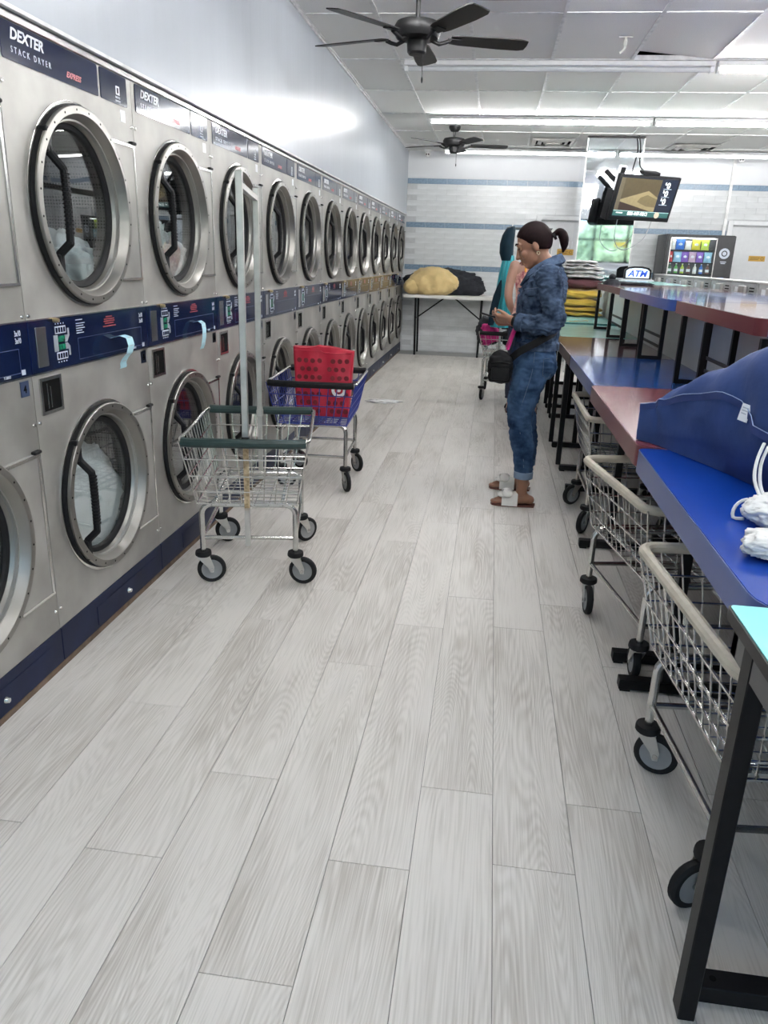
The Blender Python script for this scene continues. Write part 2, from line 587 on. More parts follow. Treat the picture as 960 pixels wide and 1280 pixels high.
# corner line on the back wall where the side passage begins
tag(boxes('trim_1', M_grid, None, (3.27, 3.31, YB - .03, YB - .008, 0, ZC)), 'narrow white corner strip on the back wall', 'trim', kind='structure')

# ---- front wall with its shop window (behind the camera, seen in the mirror)
wf = empty('wall_front', (0, YF, 0), label='front wall with the wide shop window', cat='wall', kind='structure')
WX0, WX1, WZ0, WZ1 = .55, 4.45, 1.47, 2.66
boxes('wall_panel', M_wallp, wf, (XL - .9, -1.25, -.15, 0, 0, 3.3), (.40, WX0, -.15, 0, 0, 3.3), (-1.25, .40, -.15, 0, 2.66, 3.3), (WX1, XR + .1, -.15, 0, 0, 3.3), (WX0, WX1, -.15, 0, 0, WZ0), (WX0, WX1, -.15, 0, WZ1, 3.3))
win = empty('window_1', (0, YF, 0), label='wide shop window with bronze mullions in the front wall', cat='window', kind='structure')
M_bronze = mat('bronze_mullion', (.014, .013, .012), .5, spec=.2)
for x in (WX0 + .03, 1.5, 2.80, 3.75, WX1 - .03):
    boxes('mullion', M_bronze, win, (x - .035, x + .035, -.10, -.03, WZ0, WZ1))
for z in (WZ0 + .025, 2.11, WZ1 - .025):
    boxes('transom', M_bronze, win, (WX0, WX1, -.095, -.035, z - .028, z + .028))
for xa, xb in zip((WX0, 1.5, 2.8, 3.75), (1.5, 2.8, 3.75, WX1)):
    for za, zb in ((WZ0, 2.11), (2.11, WZ1)):
        boxes('pane', M_wglass, win, (xa + .03, xb - .03, -.066, -.062, za + .02, zb - .02))
boxes('window_sill', M_white, win, (WX0 - .05, WX1 + .05, -.02, .12, WZ0 - .04, WZ0))
tag(boxes('window_sticker', mat('yellow_sticker', (.75, .58, .05), .5), None, (3.40, 3.72, YF - .061, YF - .059, 1.93, 2.06)), 'yellow sticker on the shop window pane', 'sticker')

gd = empty('door_3', (-.425, YF, 0), label='unseen glazed door in the front wall, added to let in daylight', cat='door', kind='structure')  # out-of-view glazing, added so more sky light reaches the near floor
for x in (-.80, -.03, .80):
    boxes('door_stile', M_bronze, gd, (x - .035, x + .035, -.10, -.03, 0, 2.66))
for z in (.10, 1.05, 2.15, 2.62):
    boxes('door_rail', M_bronze, gd, (-.80, .80, -.095, -.035, z - .04, z + .04))
for xa, xb in ((-.80, -.03), (-.03, .80)):
    for za, zb in ((.1, 1.05), (1.05, 2.15), (2.15, 2.62)):
        boxes('pane', M_wglass, gd, (xa + .03, xb - .03, -.066, -.062, za + .03, zb - .03))

# ---- doors in the back wall
M_doorleaf = mat('grey_white_door', (.62, .63, .64), .4, var=.03)
M_doorframe = mat('door_frame_white', (.70, .71, .72), .4, var=.03)
for n, (a, b) in enumerate((D1, D2)):
    d = empty('door_%d' % (n + 1), ((a + b) / 2, YB, 0), label=('white back door between the tiles and the mirrored column', 'white door on the right behind the snack machine')[n], cat='door', kind='structure')
    hw = (b - a) / 2
    boxes('door_frame', M_doorframe, d, (-hw - .03, -hw + .045, -.05, 0, 0, 2.09), (hw - .045, hw + .03, -.05, 0, 0, 2.09), (-hw + .045, hw - .045, -.05, 0, 2.03, 2.09), bev=.004)
    lf = boxes('door_leaf', M_doorleaf, d, (-hw + .05, hw - .05, -.015, 0, .01, 2.005), bev=.003)
    boxes('door_handle', M_chrome, lf, (hw - .16, hw - .07, -.06, -.04, .98, 1.0), (hw - .10, hw - .08, -.04, -.015, .975, 1.005))
M_ochre = mat('ochre_sign', (.52, .30, .045), .45, var=.06)
for n, (x0, x1, z0, z1) in enumerate(((.92, 1.16, 1.54, 1.625), (3.70, 3.93, 1.54, 1.615))):
    s = empty('door_sign', ((x0 + x1) / 2, YB - .0165, (z0 + z1) / 2), label=('small ochre sign on the back door beside the mirrored column', 'small ochre sign on the door right of the snack machine')[n], cat='sign', group='ochre door signs')
    w, h = (x1 - x0) / 2, (z1 - z0) / 2
    boxes('plate', M_ochre, s, (-w, w, -.004, 0, -h, h))
    pr = boxes('print', mat('brown_print', (.16, .09, .02), .5), s, (-w + .02, w * .35, -.0048, -.004, .004, .012), (-w + .02, w * .2, -.0048, -.004, -.016, -.008))
    MB().lathe([(.022, 0), (.022, .001), (.014, .001), (.014, 0)], 20, Matrix.Translation((w - .04, -.004, 0)) @ Matrix.Rotation(R(90), 4, 'X'), closed=True).build('emblem', mat('brown_print', (.16, .09, .02)), s)
boxes('door_notice', M_white, None, (.945, 1.09, YB - .0175, YB - .0155, 1.645, 1.74))
tag(bpy.data.objects['door_notice'], 'white paper notice above the ochre door sign', 'notice')

# ---- wooden strip along the foot of the dryers
tag(boxes('trim_2', M_brown, None, (FX - .03, FX + .004, 1.38, 12.42, -.001, .021)), 'worn brown wooden strip along the foot of the dryers', 'trim', kind='structure')

# ================================================================== LIGHTS AND CEILING FITTINGS
M_tube = mat('lit_tube', (1, 1, 1), .5, var=0, emit=LAMP)
M_tube2 = mat('lit_tube_old', (1, 1, 1), .5, var=0, emit=LAMP * .09)
M_tube3 = mat('lit_tube_mid', (1, 1, 1), .5, var=0, emit=LAMP * 1.2)
M_tube1 = mat('lit_tube_front', (1, 1, 1), .5, var=0, emit=LAMP * .62)
M_tube4 = mat('lit_tube_bright', (1, 1, 1), .5, var=0, emit=LAMP * 1.8)
M_fix = mat('fixture_white', (.72, .72, .72), .45, var=.04)
M_tubeoff = mat('unlit_tube', (.62, .64, .66), .25, var=.02)


def strip_light(x0, y, lit, label, L_=2.43):
    t = empty('strip_light', (x0, y, ZC - .005), label=label, cat='ceiling light', group='fluorescent strip lights')
    boxes('housing', M_fix, t, (0, L_, -.055, .055, -.035, 0), bev=.004)
    MB().tube([(.03, 0, -.052), (L_ - .03, 0, -.052)], .019, 8).build('tube', (M_tube2 if y > 12 else M_tube3 if y > 9 else M_tube4 if y > 6 else M_tube if y > 4 else M_tube1) if lit else M_tubeoff, t)
    boxes('tube_holder', M_fix, t, (0, .03, -.03, .03, -.075, -.035), bev=.003)
    boxes('tube_holder', M_fix, t, (L_ - .03, L_, -.03, .03, -.075, -.035), bev=.003)
    return t


names = {7.03: ('unlit fluorescent strip across the ceiling beyond the nearer fan', 'lit fluorescent strip at the right edge of the ceiling'),
         9.52: ('lit fluorescent strip in front of the farther fan', 'lit fluorescent strip above the mirrored column'),
         12.1: ('lit fluorescent strip close to the back wall behind the farther fan', 'lit fluorescent strip close to the back wall above the snack machine')}
for y in (-.5, 2.02, 4.52, 7.03, 9.52, 12.1):
    for q, x0 in enumerate((-.85, 1.6)):
        lit = not (y == 7.03 and q == 0)
        lb = names.get(y, ('fluorescent strip over the aisle at %s' % ('the front window', 'the camera', 'the nearest dryers')[[-.5, 2.02, 4.52].index(y) if y in (-.5, 2.02, 4.52) else 0],
                           'fluorescent strip over the tables at %s' % ('the front window', 'the camera', 'the nearest tables')[[-.5, 2.02, 4.52].index(y) if y in (-.5, 2.02, 4.52) else 0]))[q]
        strip_light(x0, y, lit, lb)

M_vent = mat('vent_metal', (.50, .49, .46), .5, var=.12, scale=12)


def diffuser(cx, cy, w, l, label, n=3):
    t = empty('air_diffuser', (cx, cy, ZC - .004), label=label, cat='air vent', group='ceiling air vents')
    boxes('backing', M_black, t, (-w / 2 + .01, w / 2 - .01, -l / 2 + .01, l / 2 - .01, -.002, .0))
    for k in range(n):
        f = 1 - k / n * .82
        a, b, h = w / 2 * f, l / 2 * f, .05 + k * .006
        vs, e = [], .045
        m = MB()
        q = [(-a, -b), (a, -b), (a, b), (-a, b)]
        p = [(-a + e, -b + e), (a - e, -b + e), (a - e, b - e), (-a + e, b - e)]
        vs = [(x, y, -.006 - k * .004) for x, y in q] + [(x, y, -.028 - k * .004) for x, y in p] + [(x, y, -.004 - k * .004) for x, y in q] + [(x, y, -.024 - k * .004) for x, y in p]
        fs = []
        for s in range(4):
            s2 = (s + 1) % 4
            fs += [(s, s2, 4 + s2, 4 + s), (8 + s, 12 + s, 12 + s2, 8 + s2), (s, 8 + s, 8 + s2, s2), (4 + s, 4 + s2, 12 + s2, 12 + s)]
        m.add(vs, fs).build('louvre', M_vent, t, smooth=0)
    boxes('centre_plate', M_vent, t, (-.09, .09, -.08, .08, -.045, -.03), bev=.003)
    return t


diffuser(.0335, 5.15, .59, .59, 'large ceiling air diffuser cut off by the top edge, above the nearer fan', 4)
diffuser(.64, 11.3, .54, .56, 'ceiling air diffuser left of the mirrored column', 3)
diffuser(2.5, 11.6, .6, .5, 'ceiling air diffuser right of the mirrored column', 3)

M_fan = mat('fan_black', (.007, .007, .0075), .45, spec=.25, var=.15)
M_blade = mat('fan_blade_black', (.011, .010, .010), .42, spec=.25, var=.3, scale=14, stretch=(6, 1, 1))


def fan(x, y, zb, ang, label):
    t = empty('ceiling_fan', (x, y, zb), R(ang), label=label, cat='ceiling fan', group='black ceiling fans')
    top = ZC - zb - .003
    MB().lathe([(.0, top), (.072, top), (.07, top - .025), (.045, top - .06), (.018, top - .065), (0, top - .065)], 24).build('canopy', M_fan, t)
    MB().tube([(0, 0, .14), (0, 0, top - .05)], .013, 12).build('downrod', M_fan, t)
    MB().lathe([(0, .165), (.05, .165), (.12, .15), (.135, .125), (.135, .095), (.12, .07), (.07, .06), (0, .06)], 36).build('motor_housing', M_fan, t)
    MB().lathe([(0, .065), (.055, .062), (.058, .05), (.055, .0), (.045, -.012), (0, -.014)], 28).build('switch_housing', M_fan, t)
    ch = MB().tube([(.03, -.03, -.005), (.032, -.032, -.13)], .0022, 5)
    ch.ell((.032, -.032, -.145), (.006, .006, .018), seg=8, rings=6).build('pull_chain', M_fan, t)
    for k in range(5):
        M = Matrix.Rotation(R(72 * k), 4, 'Z')
        br = MB()
        br.tube([(.08, 0, .068), (.13, 0, .05), (.17, 0, .062), (.2, 0, .075)], .011, 8, M=M)
        br.box(.18, .26, -.028, .028, .072, .078, M=M @ Matrix.Rotation(R(-10), 4, 'X'))
        b = MB()
        pts = [(.2, -.045), (.26, -.056), (.5, -.066), (.62, -.064), (.655, -.05), (.66, 0), (.655, .05), (.62, .064), (.5, .066), (.26, .056), (.2, .045)]
        b.prism(pts, .079, .085, M @ Matrix.Rotation(R(-11), 4, 'X'))
        o = b.build('blade', M_blade, t)
        br.build('blade_bracket', M_fan, o)
    return t


fan(-.54, 5.0, 2.55, 16, 'black five-blade ceiling fan nearest the camera, cut off at the top')
fan(-.60, 10.2, 2.66, 10, 'smaller-looking black five-blade ceiling fan near the back wall')

M_camw = mat('camera_white', (.74, .74, .74), .35)


def sec_cam(loc, label, ry=0):
    t = empty('security_camera', loc, ry, label=label, cat='security camera', group='white ceiling security cameras')
    MB().lathe([(0, 0), (.055, 0), (.055, -.02), (.045, -.03), (0, -.03)], 20).build('base', M_camw, t)
    MB().ell((0, -.01, -.06), (.045, .05, .045)).build('ball', M_camw, t)
    for s in (-1, 1):
        MB().lathe([(0, 0), (.011, 0), (.011, .008), (0, .008)], 12, Matrix.Translation((s * .015, -.052, -.07)) @ Matrix.Rotation(R(90), 4, 'X')).build('lens', M_blackp, t)


sec_cam((-1.10, 12.3, ZC - .004), 'white security camera on the ceiling left of the farther fan')
sec_cam((3.33, 12.3, ZC - .004), 'white security camera on the ceiling above the snack machine', -.3)

hk = empty('ceiling_hook', (.795, 6.31, ZC - .004), label='small bent wire hook hanging from the ceiling board', cat='hook')
MB().tube([(0, 0, 0), (0, 0, -.05), (.0, .0, -.075), (-.02, 0, -.095), (-.03, 0, -.10)], .009, 8).build('stem', M_vent, hk)
MB().box(-.045, .045, -.01, .01, -.006, 0).build('plate', M_vent, hk)
MB().box(-.012, .012, -.012, .012, -.058, -.02, bev=.003).build('collar', M_vent, hk)

# ================================================================== STACK DRYERS
DW, DY0, NDRY = .848, 2.235, 13
SC = .41                                    # door centre along the dryer
ZU, ZL = 1.546, .557                        # door centres
AXX = Matrix(((0, 0, 1, 0), (1, 0, 0, 0), (0, 1, 0, 0), (0, 0, 0, 1)))    # lathe axis -> +x


def holed_panel(y0, y1, z0, z1, cy, cz, r, x0=-.012, x1=0, seg=48):
    """sheet with a round hole, with thickness"""
    angs = [2 * math.pi * k / seg for k in range(seg)]
    # put the four corners into the outline
    for yy, zz in ((y0, z0), (y1, z0), (y1, z1), (y0, z1)):
        a = math.atan2(zz - cz, yy - cy) % (2 * math.pi)
        j = min(range(seg), key=lambda k: abs((angs[k] - a + math.pi) % (2 * math.pi) - math.pi))
        angs[j] = a
    inn, out = [], []
    for a in angs:
        c, s = math.cos(a), math.sin(a)
        inn.append((cy + r * c, cz + r * s))
        t = min([(y1 - cy) / c if c > 1e-9 else 1e9, (y0 - cy) / c if c < -1e-9 else 1e9,
                 (z1 - cz) / s if s > 1e-9 else 1e9, (z0 - cz) / s if s < -1e-9 else 1e9])
        out.append((cy + t * c, cz + t * s))
    vs = [(x1, y, z) for y, z in inn] + [(x1, y, z) for y, z in out] + [(x0, y, z) for y, z in out] + [(x0, y, z) for y, z in inn]
    fs = []
    for k in range(seg):
        k2 = (k + 1) % seg
        for a, b in ((0, 1), (1, 2), (2, 3), (3, 0)):
            fs.append((a * seg + k, a * seg + k2, b * seg + k2, b * seg + k))
    return MB().add(vs, fs)


def place(M, loc):
    return Matrix.Translation(loc) @ M


M_grn = mat('green_display', (.006, .10, .055), .25, emit=.25, var=.9, scale=70)
M_btn = mat('pale_button_strip', (.55, .60, .66), .4)
M_greyp = mat('silver_print', (.36, .39, .43), .35, .2)
M_line = mat('panel_outline', (.07, .09, .16), .3)


def make_dryer():
    t = empty('stack_dryer')
    g = .0018
    # shell: sides, top and back, open at the front
    boxes('body', M_steel, t, (-.88, -.013, g, .012, .022, 2.04), (-.88, -.013, DW - .012, DW - g, .022, 2.04), (-.88, -.013, .012, DW - .012, 2.02, 2.04), (-.88, -.86, .012, DW - .012, .022, 2.02), (-.86, -.013, .012, DW - .012, 1.03, 1.06))
    boxes('top_cap', M_steel2, t, (-.10, .006, g, DW - g, 2.024, 2.044), bev=.002)
    u = holed_panel(g, DW - g, 1.2, 2.022, SC, ZU, .268).build('upper_panel', M_steel, t, smooth=0)
    l = holed_panel(g, DW - g, .148, 1.030, SC, ZL, .268).build('lower_panel', M_steel, t, smooth=0)
    # rivets by the seams
    for z, p in ((1.212, u), (1.86, u), (.876, l), (.22, l)):
        m = MB()
        for y in (.016, DW - .016):
            m.lathe([(0, .005), (.005, .0045), (.007, 0), (0, 0)], 10, place(AXX, (0, y, z)))
        m.build('rivet', M_steel2, p)
    # header
    h = MB().prism(rr_pts(.03, .585, 1.921, 2.020, .008), 0, .003, Matrix(((0, 0, 1, 0), (1, 0, 0, 0), (0, 1, 0, 0), (0, 0, 0, 1)))).build('header_panel', M_navy, t, smooth=0)
    lettering('DEXTER', .042, M_white, h, (.0034, .075, 1.9785), shear=.22, bold=.0012, sx=1.12)
    lettering('STACK DRYER', .024, M_white, h, (.0034, .075, 1.943), spacing=1.75, sx=.86)
    lettering('EXPRESS', .024, mat('express_red', (.55, .16, .17), .5), h, (.0034, .375, 1.940), shear=.35, bold=.0007)
    s = MB().prism(rr_pts(.603, .805, 1.921, 2.020, .008), 0, .003, AXX).build('header_end_panel', M_navy, t, smooth=0)
    lg = MB()
    lg.box(.0028, .0036, .718, .746, 1.976, 1.981).box(.0028, .0036, .718, .724, 1.952, 1.976).box(.0028, .0036, .740, .746, 1.952, 1.976).box(.0028, .0036, .728, .737, 1.952, 1.958)
    lg.build('emblem', M_white, s, smooth=0)
    lettering('DEXTER', .010, M_white, s, (.0034, .712, 1.940))
    lettering('LAUNDRY', .009, M_white, s, (.0034, .711, 1.929))
    boxes('sticker', M_white, t, (0, .0012, .747, .785, 1.868, 1.908))
    # control panel
    c = boxes('control_panel', M_navy, t, (-.012, .005, g, DW - g, 1.034, 1.196), bev=.0015)
    boxes('panel_edge', M_steel2, c, (-.012, .0075, g, DW - g, 1.196, 1.2005), (-.012, .0075, g, DW - g, 1.0295, 1.034))
    cp = boxes('coin_plate', M_steel2, c, (.005, .008, .036, .095, 1.050, 1.175), bev=.001)
    for z0, z1 in ((1.118, 1.139), (1.092, 1.112)):
        boxes('display', M_grn, c, (.005, .0075, .165, .205, z0 + .001, z1 - .001))
        boxes('display_label', M_greyp, c, (.005, .0062, .138, .163, z0 - .003, z1 + .003))
    tabs = MB()
    tabs.prism([(.206, 1.116), (.22, 1.116), (.236, 1.136), (.236, 1.160), (.226, 1.160), (.226, 1.139), (.206, 1.139)], .005, .0062, AXX)
    tabs.prism([(.206, 1.092), (.226, 1.092), (.226, 1.070), (.236, 1.070), (.236, 1.100), (.222, 1.113), (.206, 1.113)], .005, .0062, AXX)
    tabs.build('tab', M_greyp, c, smooth=0)
    for z in (1.146, 1.062):
        st = boxes('button_strip', M_btn, c, (.005, .007, .150, .214, z, z + .024))
        boxes('button', M_navy, st, *[(.007, .0085, .153 + k * .0155, .162 + k * .0155, z + .004, z + .020) for k in range(4)])
    for z in (1.176, 1.052):
        boxes('arrow_marks', M_white, c, *[(.005, .0056, .155 + k * .016, .160 + k * .016, z, z + .004) for k in range(4)])
    boxes('outline', M_line, c, (.005, .0056, .29, .79, 1.119, 1.1205), (.005, .0056, .29, .79, 1.047, 1.0485), (.005, .0056, .29, .2915, 1.0485, 1.119), (.005, .0056, .7885, .79, 1.0485, 1.119))
    boxes('small_print', M_dimw, c, *[(.005, .0056, .285, .285 + w, z, z + .003) for w, z in ((.045, 1.180), (.06, 1.168), (.05, 1.160), (.058, 1.152), (.04, 1.144), (.05, 1.136))])
    wn_ = boxes('warning_print', M_red, c, *[(.005, .0056, .525 - w / 2, .525 + w / 2, z, z + .0045) for w, z in ((.05, 1.176), (.08, 1.168), (.085, 1.160), (.07, 1.152), (.10, 1.142))])
    lettering('3x10', .024, M_white, c, (.0056, .775, 1.158), sx=.66)
    lettering('3x10', .024, M_white, c, (.0056, .775, 1.136), sx=.66)
    lettering('T-50X2', .011, M_white, c, (.0056, .70, 1.039))
    boxes('badge', M_dimw, c, (.005, .0056, .792, .812, 1.040, 1.056))
    MB().lathe([(0, .02), (.006, .02), (.008, .012), (.008, 0), (0, 0)], 12, place(AXX, (.004, .15, 1.191))).build('lock', mat('brass', (.5, .40, .22), .35, 1.0), c)
    # coin drawer recess
    fr = MB()
    for b in ((.034, .046, .896, 1.016), (.150, .162, .896, 1.016), (.046, .150, .896, .907), (.046, .150, 1.005, 1.016)):
        fr.box(-.0005, .005, *b)
    cf = fr.build('coin_slot_frame', M_steel2, t, smooth=0)
    boxes('coin_slot', M_black, cf, (-.0005, .0012, .046, .150, .907, 1.005))
    boxes('coin_slide', M_chrome, cf, (.0012, .003, .092, .097, .915, .985), (.0012, .0025, .075, .079, .912, .995))
    # hinge plates beside the doors
    for zc, a, b in ((ZU, 1.302, 1.797), (ZL, .292, .788)):
        arc_ = [(SC + .322 * math.cos(q), zc + .322 * math.sin(q)) for q in [math.asin((a - zc) / .322) + (math.asin((b - zc) / .322) - math.asin((a - zc) / .322)) * j / 16 for j in range(17)]]
        hp = MB().prism([(.826, b), (.826, a)] + arc_, 0, .010, AXX).build('hinge_plate', M_steel, t, smooth=0)
        boxes('plate_lip', M_steel2, hp, (.010, .014, .635, .824, b - .012, b - .002), (.010, .014, .635, .824, a + .002, a + .010), (.010, .013, .812, .822, a + .01, b - .012))
        boxes('bumper', M_rubber, hp, (.002, .02, .792, .83, b - .001, b + .010), bev=.003)
    # doors
    SEG = 56
    for zc in (ZU, ZL):
        d = MB().lathe([(.312, .0305), (.3155, .0275), (.3155, .0205), (.311, .018), (.288, .014), (.266, -.036), (.256, -.036), (.256, -.032), (.261, -.030), (.2865, .0285), (.290, .0312)], SEG, place(AXX, (0, SC, zc)), closed=True).build('door', M_cone, t, smooth=30)
        MB().lathe([(.328, 0.0), (.328, .004), (.322, .0055), (.300, .0055), (.300, 0)], SEG, place(AXX, (0, SC, zc)), closed=True).build('door_flange', M_steel2, d, smooth=30)
        MB().lathe([(.312, .0055), (.3185, .0065), (.3185, .0185), (.3125, .0200), (.290, .0178), (.29, .0055)], SEG, place(AXX, (0, SC, zc)), closed=True).build('door_seal', M_rubber, d, smooth=30)
        MB().lathe([(.2625, -.034), (.2640, -.026), (.258, -.0235), (.246, -.027), (.240, -.034), (.240, -.042), (.2625, -.042)], SEG, place(AXX, (0, SC, zc)), closed=True).build('glass_gasket', M_rubber, d, smooth=30)
        MB().lathe([(0, -.031), (.10, -.0315), (.242, -.034), (.242, -.038), (.10, -.0355), (0, -.035)], SEG, place(AXX, (0, SC, zc))).build('door_glass', M_glass, d, smooth=30)
        sc_ = MB()
        for k in range(24):
            a = 2 * math.pi * (k + .5) / 24
            sc_.lathe([(0, .0008), (.0035, .0006), (.0038, 0), (0, 0)], 7, place(AXX, (.0309, SC + .3010 * math.cos(a), zc + .3010 * math.sin(a))))
        tag(sc_.build('screw_ring', M_black, d, smooth=0), kind='stuff')
        hm = MB()
        ys, a0 = SC - .245, .0
        path = [(.012, ys + .022, zc + .205), (.022, ys + .03, zc + .150), (.055, ys + .045, zc + .105), (.058, ys + .048, zc), (.056, ys + .045, zc - .115), (.022, ys + .036, zc - .150), (.012, ys + .032, zc - .205)]
        for p, q in zip(path, path[1:]):
            hm.tube([p, (Vector(p) + Vector(q)) / 2, q], .0135 if abs(p[2] - zc) > .11 else .0125, 8)
        for p in path[1:-1]: hm.ell(p, (.0135, .0135, .0135), seg=8, rings=6)
        hm.box(.004, .03, ys + .008, ys + .040, zc + .150, zc + .225, bev=.004)
        hm.box(.004, .03, ys + .018, ys + .050, zc - .225, zc - .150, bev=.004)
        ha = hm.build('door_handle', M_blackp, d)
        gr = MB()
        for k in range(15):
            z = zc + .088 - k * .0125
            gr.lathe([(.0150, 0), (.0150, .005), (.012, .005), (.012, 0)], 8, Matrix.Translation((.0575, ys + .047, z)), closed=True)
        gr.build('grip_ridges', M_blackp, ha)
        dr = MB()
        dr.lathe([(.262, -.045), (.262, -.05), (.335, -.06), (.335, -.70), (0, -.72)], 40, place(AXX, (0, SC, zc)), cap=False)
        dm = dr.mesh('drum', M_drum)
        link('drum', dm, t)
    # kick plate
    k = boxes('kick_plate', M_kick, t, (-.012, .004, g, DW - g, .022, .146), bev=.0015)
    MB().lathe([(0, .014), (.008, .013), (.011, .006), (.013, 0), (0, 0)], 14, place(AXX, (.004, .51, .069))).build('knob', M_steel2, k)
    boxes('service_flap', M_kick, k, (.004, .0062, .25, .78, .036, .112))
    return t


# perforated drum steel
nt = M_drum.node_tree
b_ = nt.nodes['Principled BSDF']
tc = nt.nodes.new('ShaderNodeTexCoord')
mp = nt.nodes.new('ShaderNodeMapping'); mp.inputs['Scale'].default_value = (85, 85, 85)
vo = nt.nodes.new('ShaderNodeTexVoronoi'); vo.inputs['Randomness'].default_value = 0.0; vo.inputs['Scale'].default_value = 1.0
rp_ = nt.nodes.new('ShaderNodeValToRGB'); rp_.color_ramp.elements[0].position = .26; rp_.color_ramp.elements[0].color = (.004, .004, .004, 1); rp_.color_ramp.elements[1].position = .34; rp_.color_ramp.elements[1].color = (.16, .16, .165, 1)
nt.links.new(tc.outputs['Object'], mp.inputs[0]); nt.links.new(mp.outputs[0], vo.inputs['Vector']); nt.links.new(vo.outputs['Distance'], rp_.inputs[0]); nt.links.new(rp_.outputs[0], b_.inputs['Base Color'])

ordw = ['', '', '', 'third', 'fourth', 'fifth', 'sixth', 'seventh', 'eighth', 'ninth', 'tenth']
M_plate = mat('number_plate', (.035, .055, .12), .3)
proto = make_dryer()
for k in range(NDRY):
    d = proto if k == 0 else copy_tree(proto)
    d.location = (FX, DY0 + (k - 1) * DW, 0)
    if k == 0: lb = 'stainless stack dryer cut off at the left edge, nearest the camera, number 4 plate'
    elif k == 1: lb = 'stainless stack dryer with white sheets in its lower drum, nearest one shown whole'
    elif k == 2: lb = 'stainless stack dryer with pastel laundry upstairs, directly behind the green-rimmed cart'
    elif k == 12: lb = 'last stainless stack dryer in the row, next to the back wall'
    elif k == 11: lb = 'stainless stack dryer second from the back wall'
    else: lb = 'stainless stack dryer, %s whole one from the camera in the left row' % ordw[k]
    tag(d, lb, 'dryer', 'row of stainless stack dryers')
    pl = boxes('number_plate', M_plate, d, (0, .002, .782, .826, .972, 1.020))
    lettering(str(k + 4), .032, M_black, pl, (.0022, .804, .984), align='CENTER', bold=.001)


# ---- laundry in the drums and paper tickets
def cloth_lump(name, m, c, r, seed, amp=.25, sub=5, fold=3.0, flat=None, label=None, cat=None, group=None, keep=None):
    bm = bmesh.new()
    bmesh.ops.create_icosphere(bm, subdivisions=sub, radius=1)
    for v in bm.verts:
        p = v.co.copy()
        n1 = noise.noise(p * 1.2 + Vector((seed, 0, 0)))
        n2 = abs(noise.noise(p * fold + Vector((0, seed * 1.7, n1 * 1.5))))
        n3 = abs(noise.noise(p * fold * 2.3 + Vector((seed, n2, 3))))
        s = 1 + amp * (n1 * .8 + (.35 - n2) * 1.1 + (.3 - n3) * .5)
        q = Vector((p.x * r[0], p.y * r[1], p.z * r[2])) * s
        q += Vector(c)
        if flat is not None and q.z < flat: q.z = flat + (q.z - flat) * .02
        if keep: q = keep(q)
        v.co = q
    me = bpy.data.meshes.new(name)
    bm.to_mesh(me); bm.free()
    me.materials.append(m)
    me.polygons.foreach_set('use_smooth', [True] * len(me.polygons))
    o = link(name, me)
    return tag(o, label, cat, group)


M_sheet = mat('white_sheet', (.72, .74, .75), .8, var=.04, scale=9, bump=.3, bscale=14, sheen=.2)
M_past = mat('pastel_cloth', (.55, .42, .44), .85, var=.3, scale=9, c2=(.60, .66, .64), bump=.3, bscale=20)
M_lblue = mat('pale_blue_cloth', (.30, .48, .58), .85, var=.2, scale=9, bump=.3, bscale=20)


def drum_keep(k, zc):
    yc = DY0 + (k - 1) * DW + SC

    def f(q):
        v = Vector((0, q.y - yc, q.z - zc))
        l = v.length
        if l > .325: v *= .325 / l
        return Vector((min(q.x, FX - .055), yc + v.y, zc + v.z))
    return f


cloth_lump('bed_sheet', M_sheet, (FX - .22, DY0 + SC + .02, ZL - .11), (.20, .30, .23), 3.1, .3, keep=drum_keep(1, ZL), label='crumpled white sheet filling the lower drum of the nearest whole dryer', cat='laundry')
cloth_lump('white_garment', M_sheet, (FX - .19, DY0 + SC + .13, ZU - .215), (.12, .12, .12), 8.4, .45, keep=drum_keep(1, ZU), label='small crumpled white garment in the upper drum of the nearest whole dryer', cat='laundry')
cloth_lump('pastel_clothes', M_past, (FX - .2, DY0 + DW + SC + .06, ZU - .18), (.13, .2, .15), 5.2, .5, keep=drum_keep(2, ZU), label='pink and beige clothes in the upper drum behind the tall cart pole', cat='laundry')
cloth_lump('blue_garment', M_lblue, (FX - .14, DY0 + DW + SC - .12, ZU - .16), (.07, .07, .16), 6.7, .4, keep=drum_keep(2, ZU), label='pale blue garment beside the pastel clothes in the upper drum', cat='laundry')
M_tick = mat('pale_blue_ticket', (.42, .68, .76), .6, var=.05)


def ticket(path, w, label, parent=None):
    """curled paper strip, path of (x, y, z) mid points; y is its width"""
    t = empty('paper_ticket', path[0], label=label, cat='ticket', group='pale blue paper tickets')
    o = Vector(path[0])
    vs, fs = [], []
    n = len(path)
    for i, p in enumerate(path):
        p = Vector(p) - o
        for s, th in ((-1, 0), (1, 0), (1, 1), (-1, 1)):
            a = Vector(path[min(i + 1, n - 1)]) - Vector(path[max(i - 1, 0)])
            nrm = a.cross(Vector((0, 1, 0))).normalized() * .0006
            vs.append(p + Vector((0, s * w / 2, 0)) + nrm * th)
    for i in range(n - 1):
        for k in range(4):
            fs.append((i * 4 + k, i * 4 + (k + 1) % 4, (i + 1) * 4 + (k + 1) % 4, (i + 1) * 4 + k))
    st = MB().add(vs, fs).build('paper', M_tick, t)
    pr = MB()
    for f in (.3, .45, .62, .8):
        i = int(f * (n - 1))
        p = Vector(path[i]) - o
        a = (Vector(path[min(i + 1, n - 1)]) - Vector(path[max(i - 1, 0)])).normalized()
        nr = a.cross(Vector((0, 1, 0))).normalized()
        if nr.x < 0: nr = -nr
        pr.box(-w * .28, w * .28, -.0016, .0016, 0, .0003, M=Matrix.Translation(p + nr * .0011) @ Matrix((Vector((0, 1, 0)), a, nr)).transposed().to_4x4())
    pr.build('print', M_dimw, st, smooth=0)


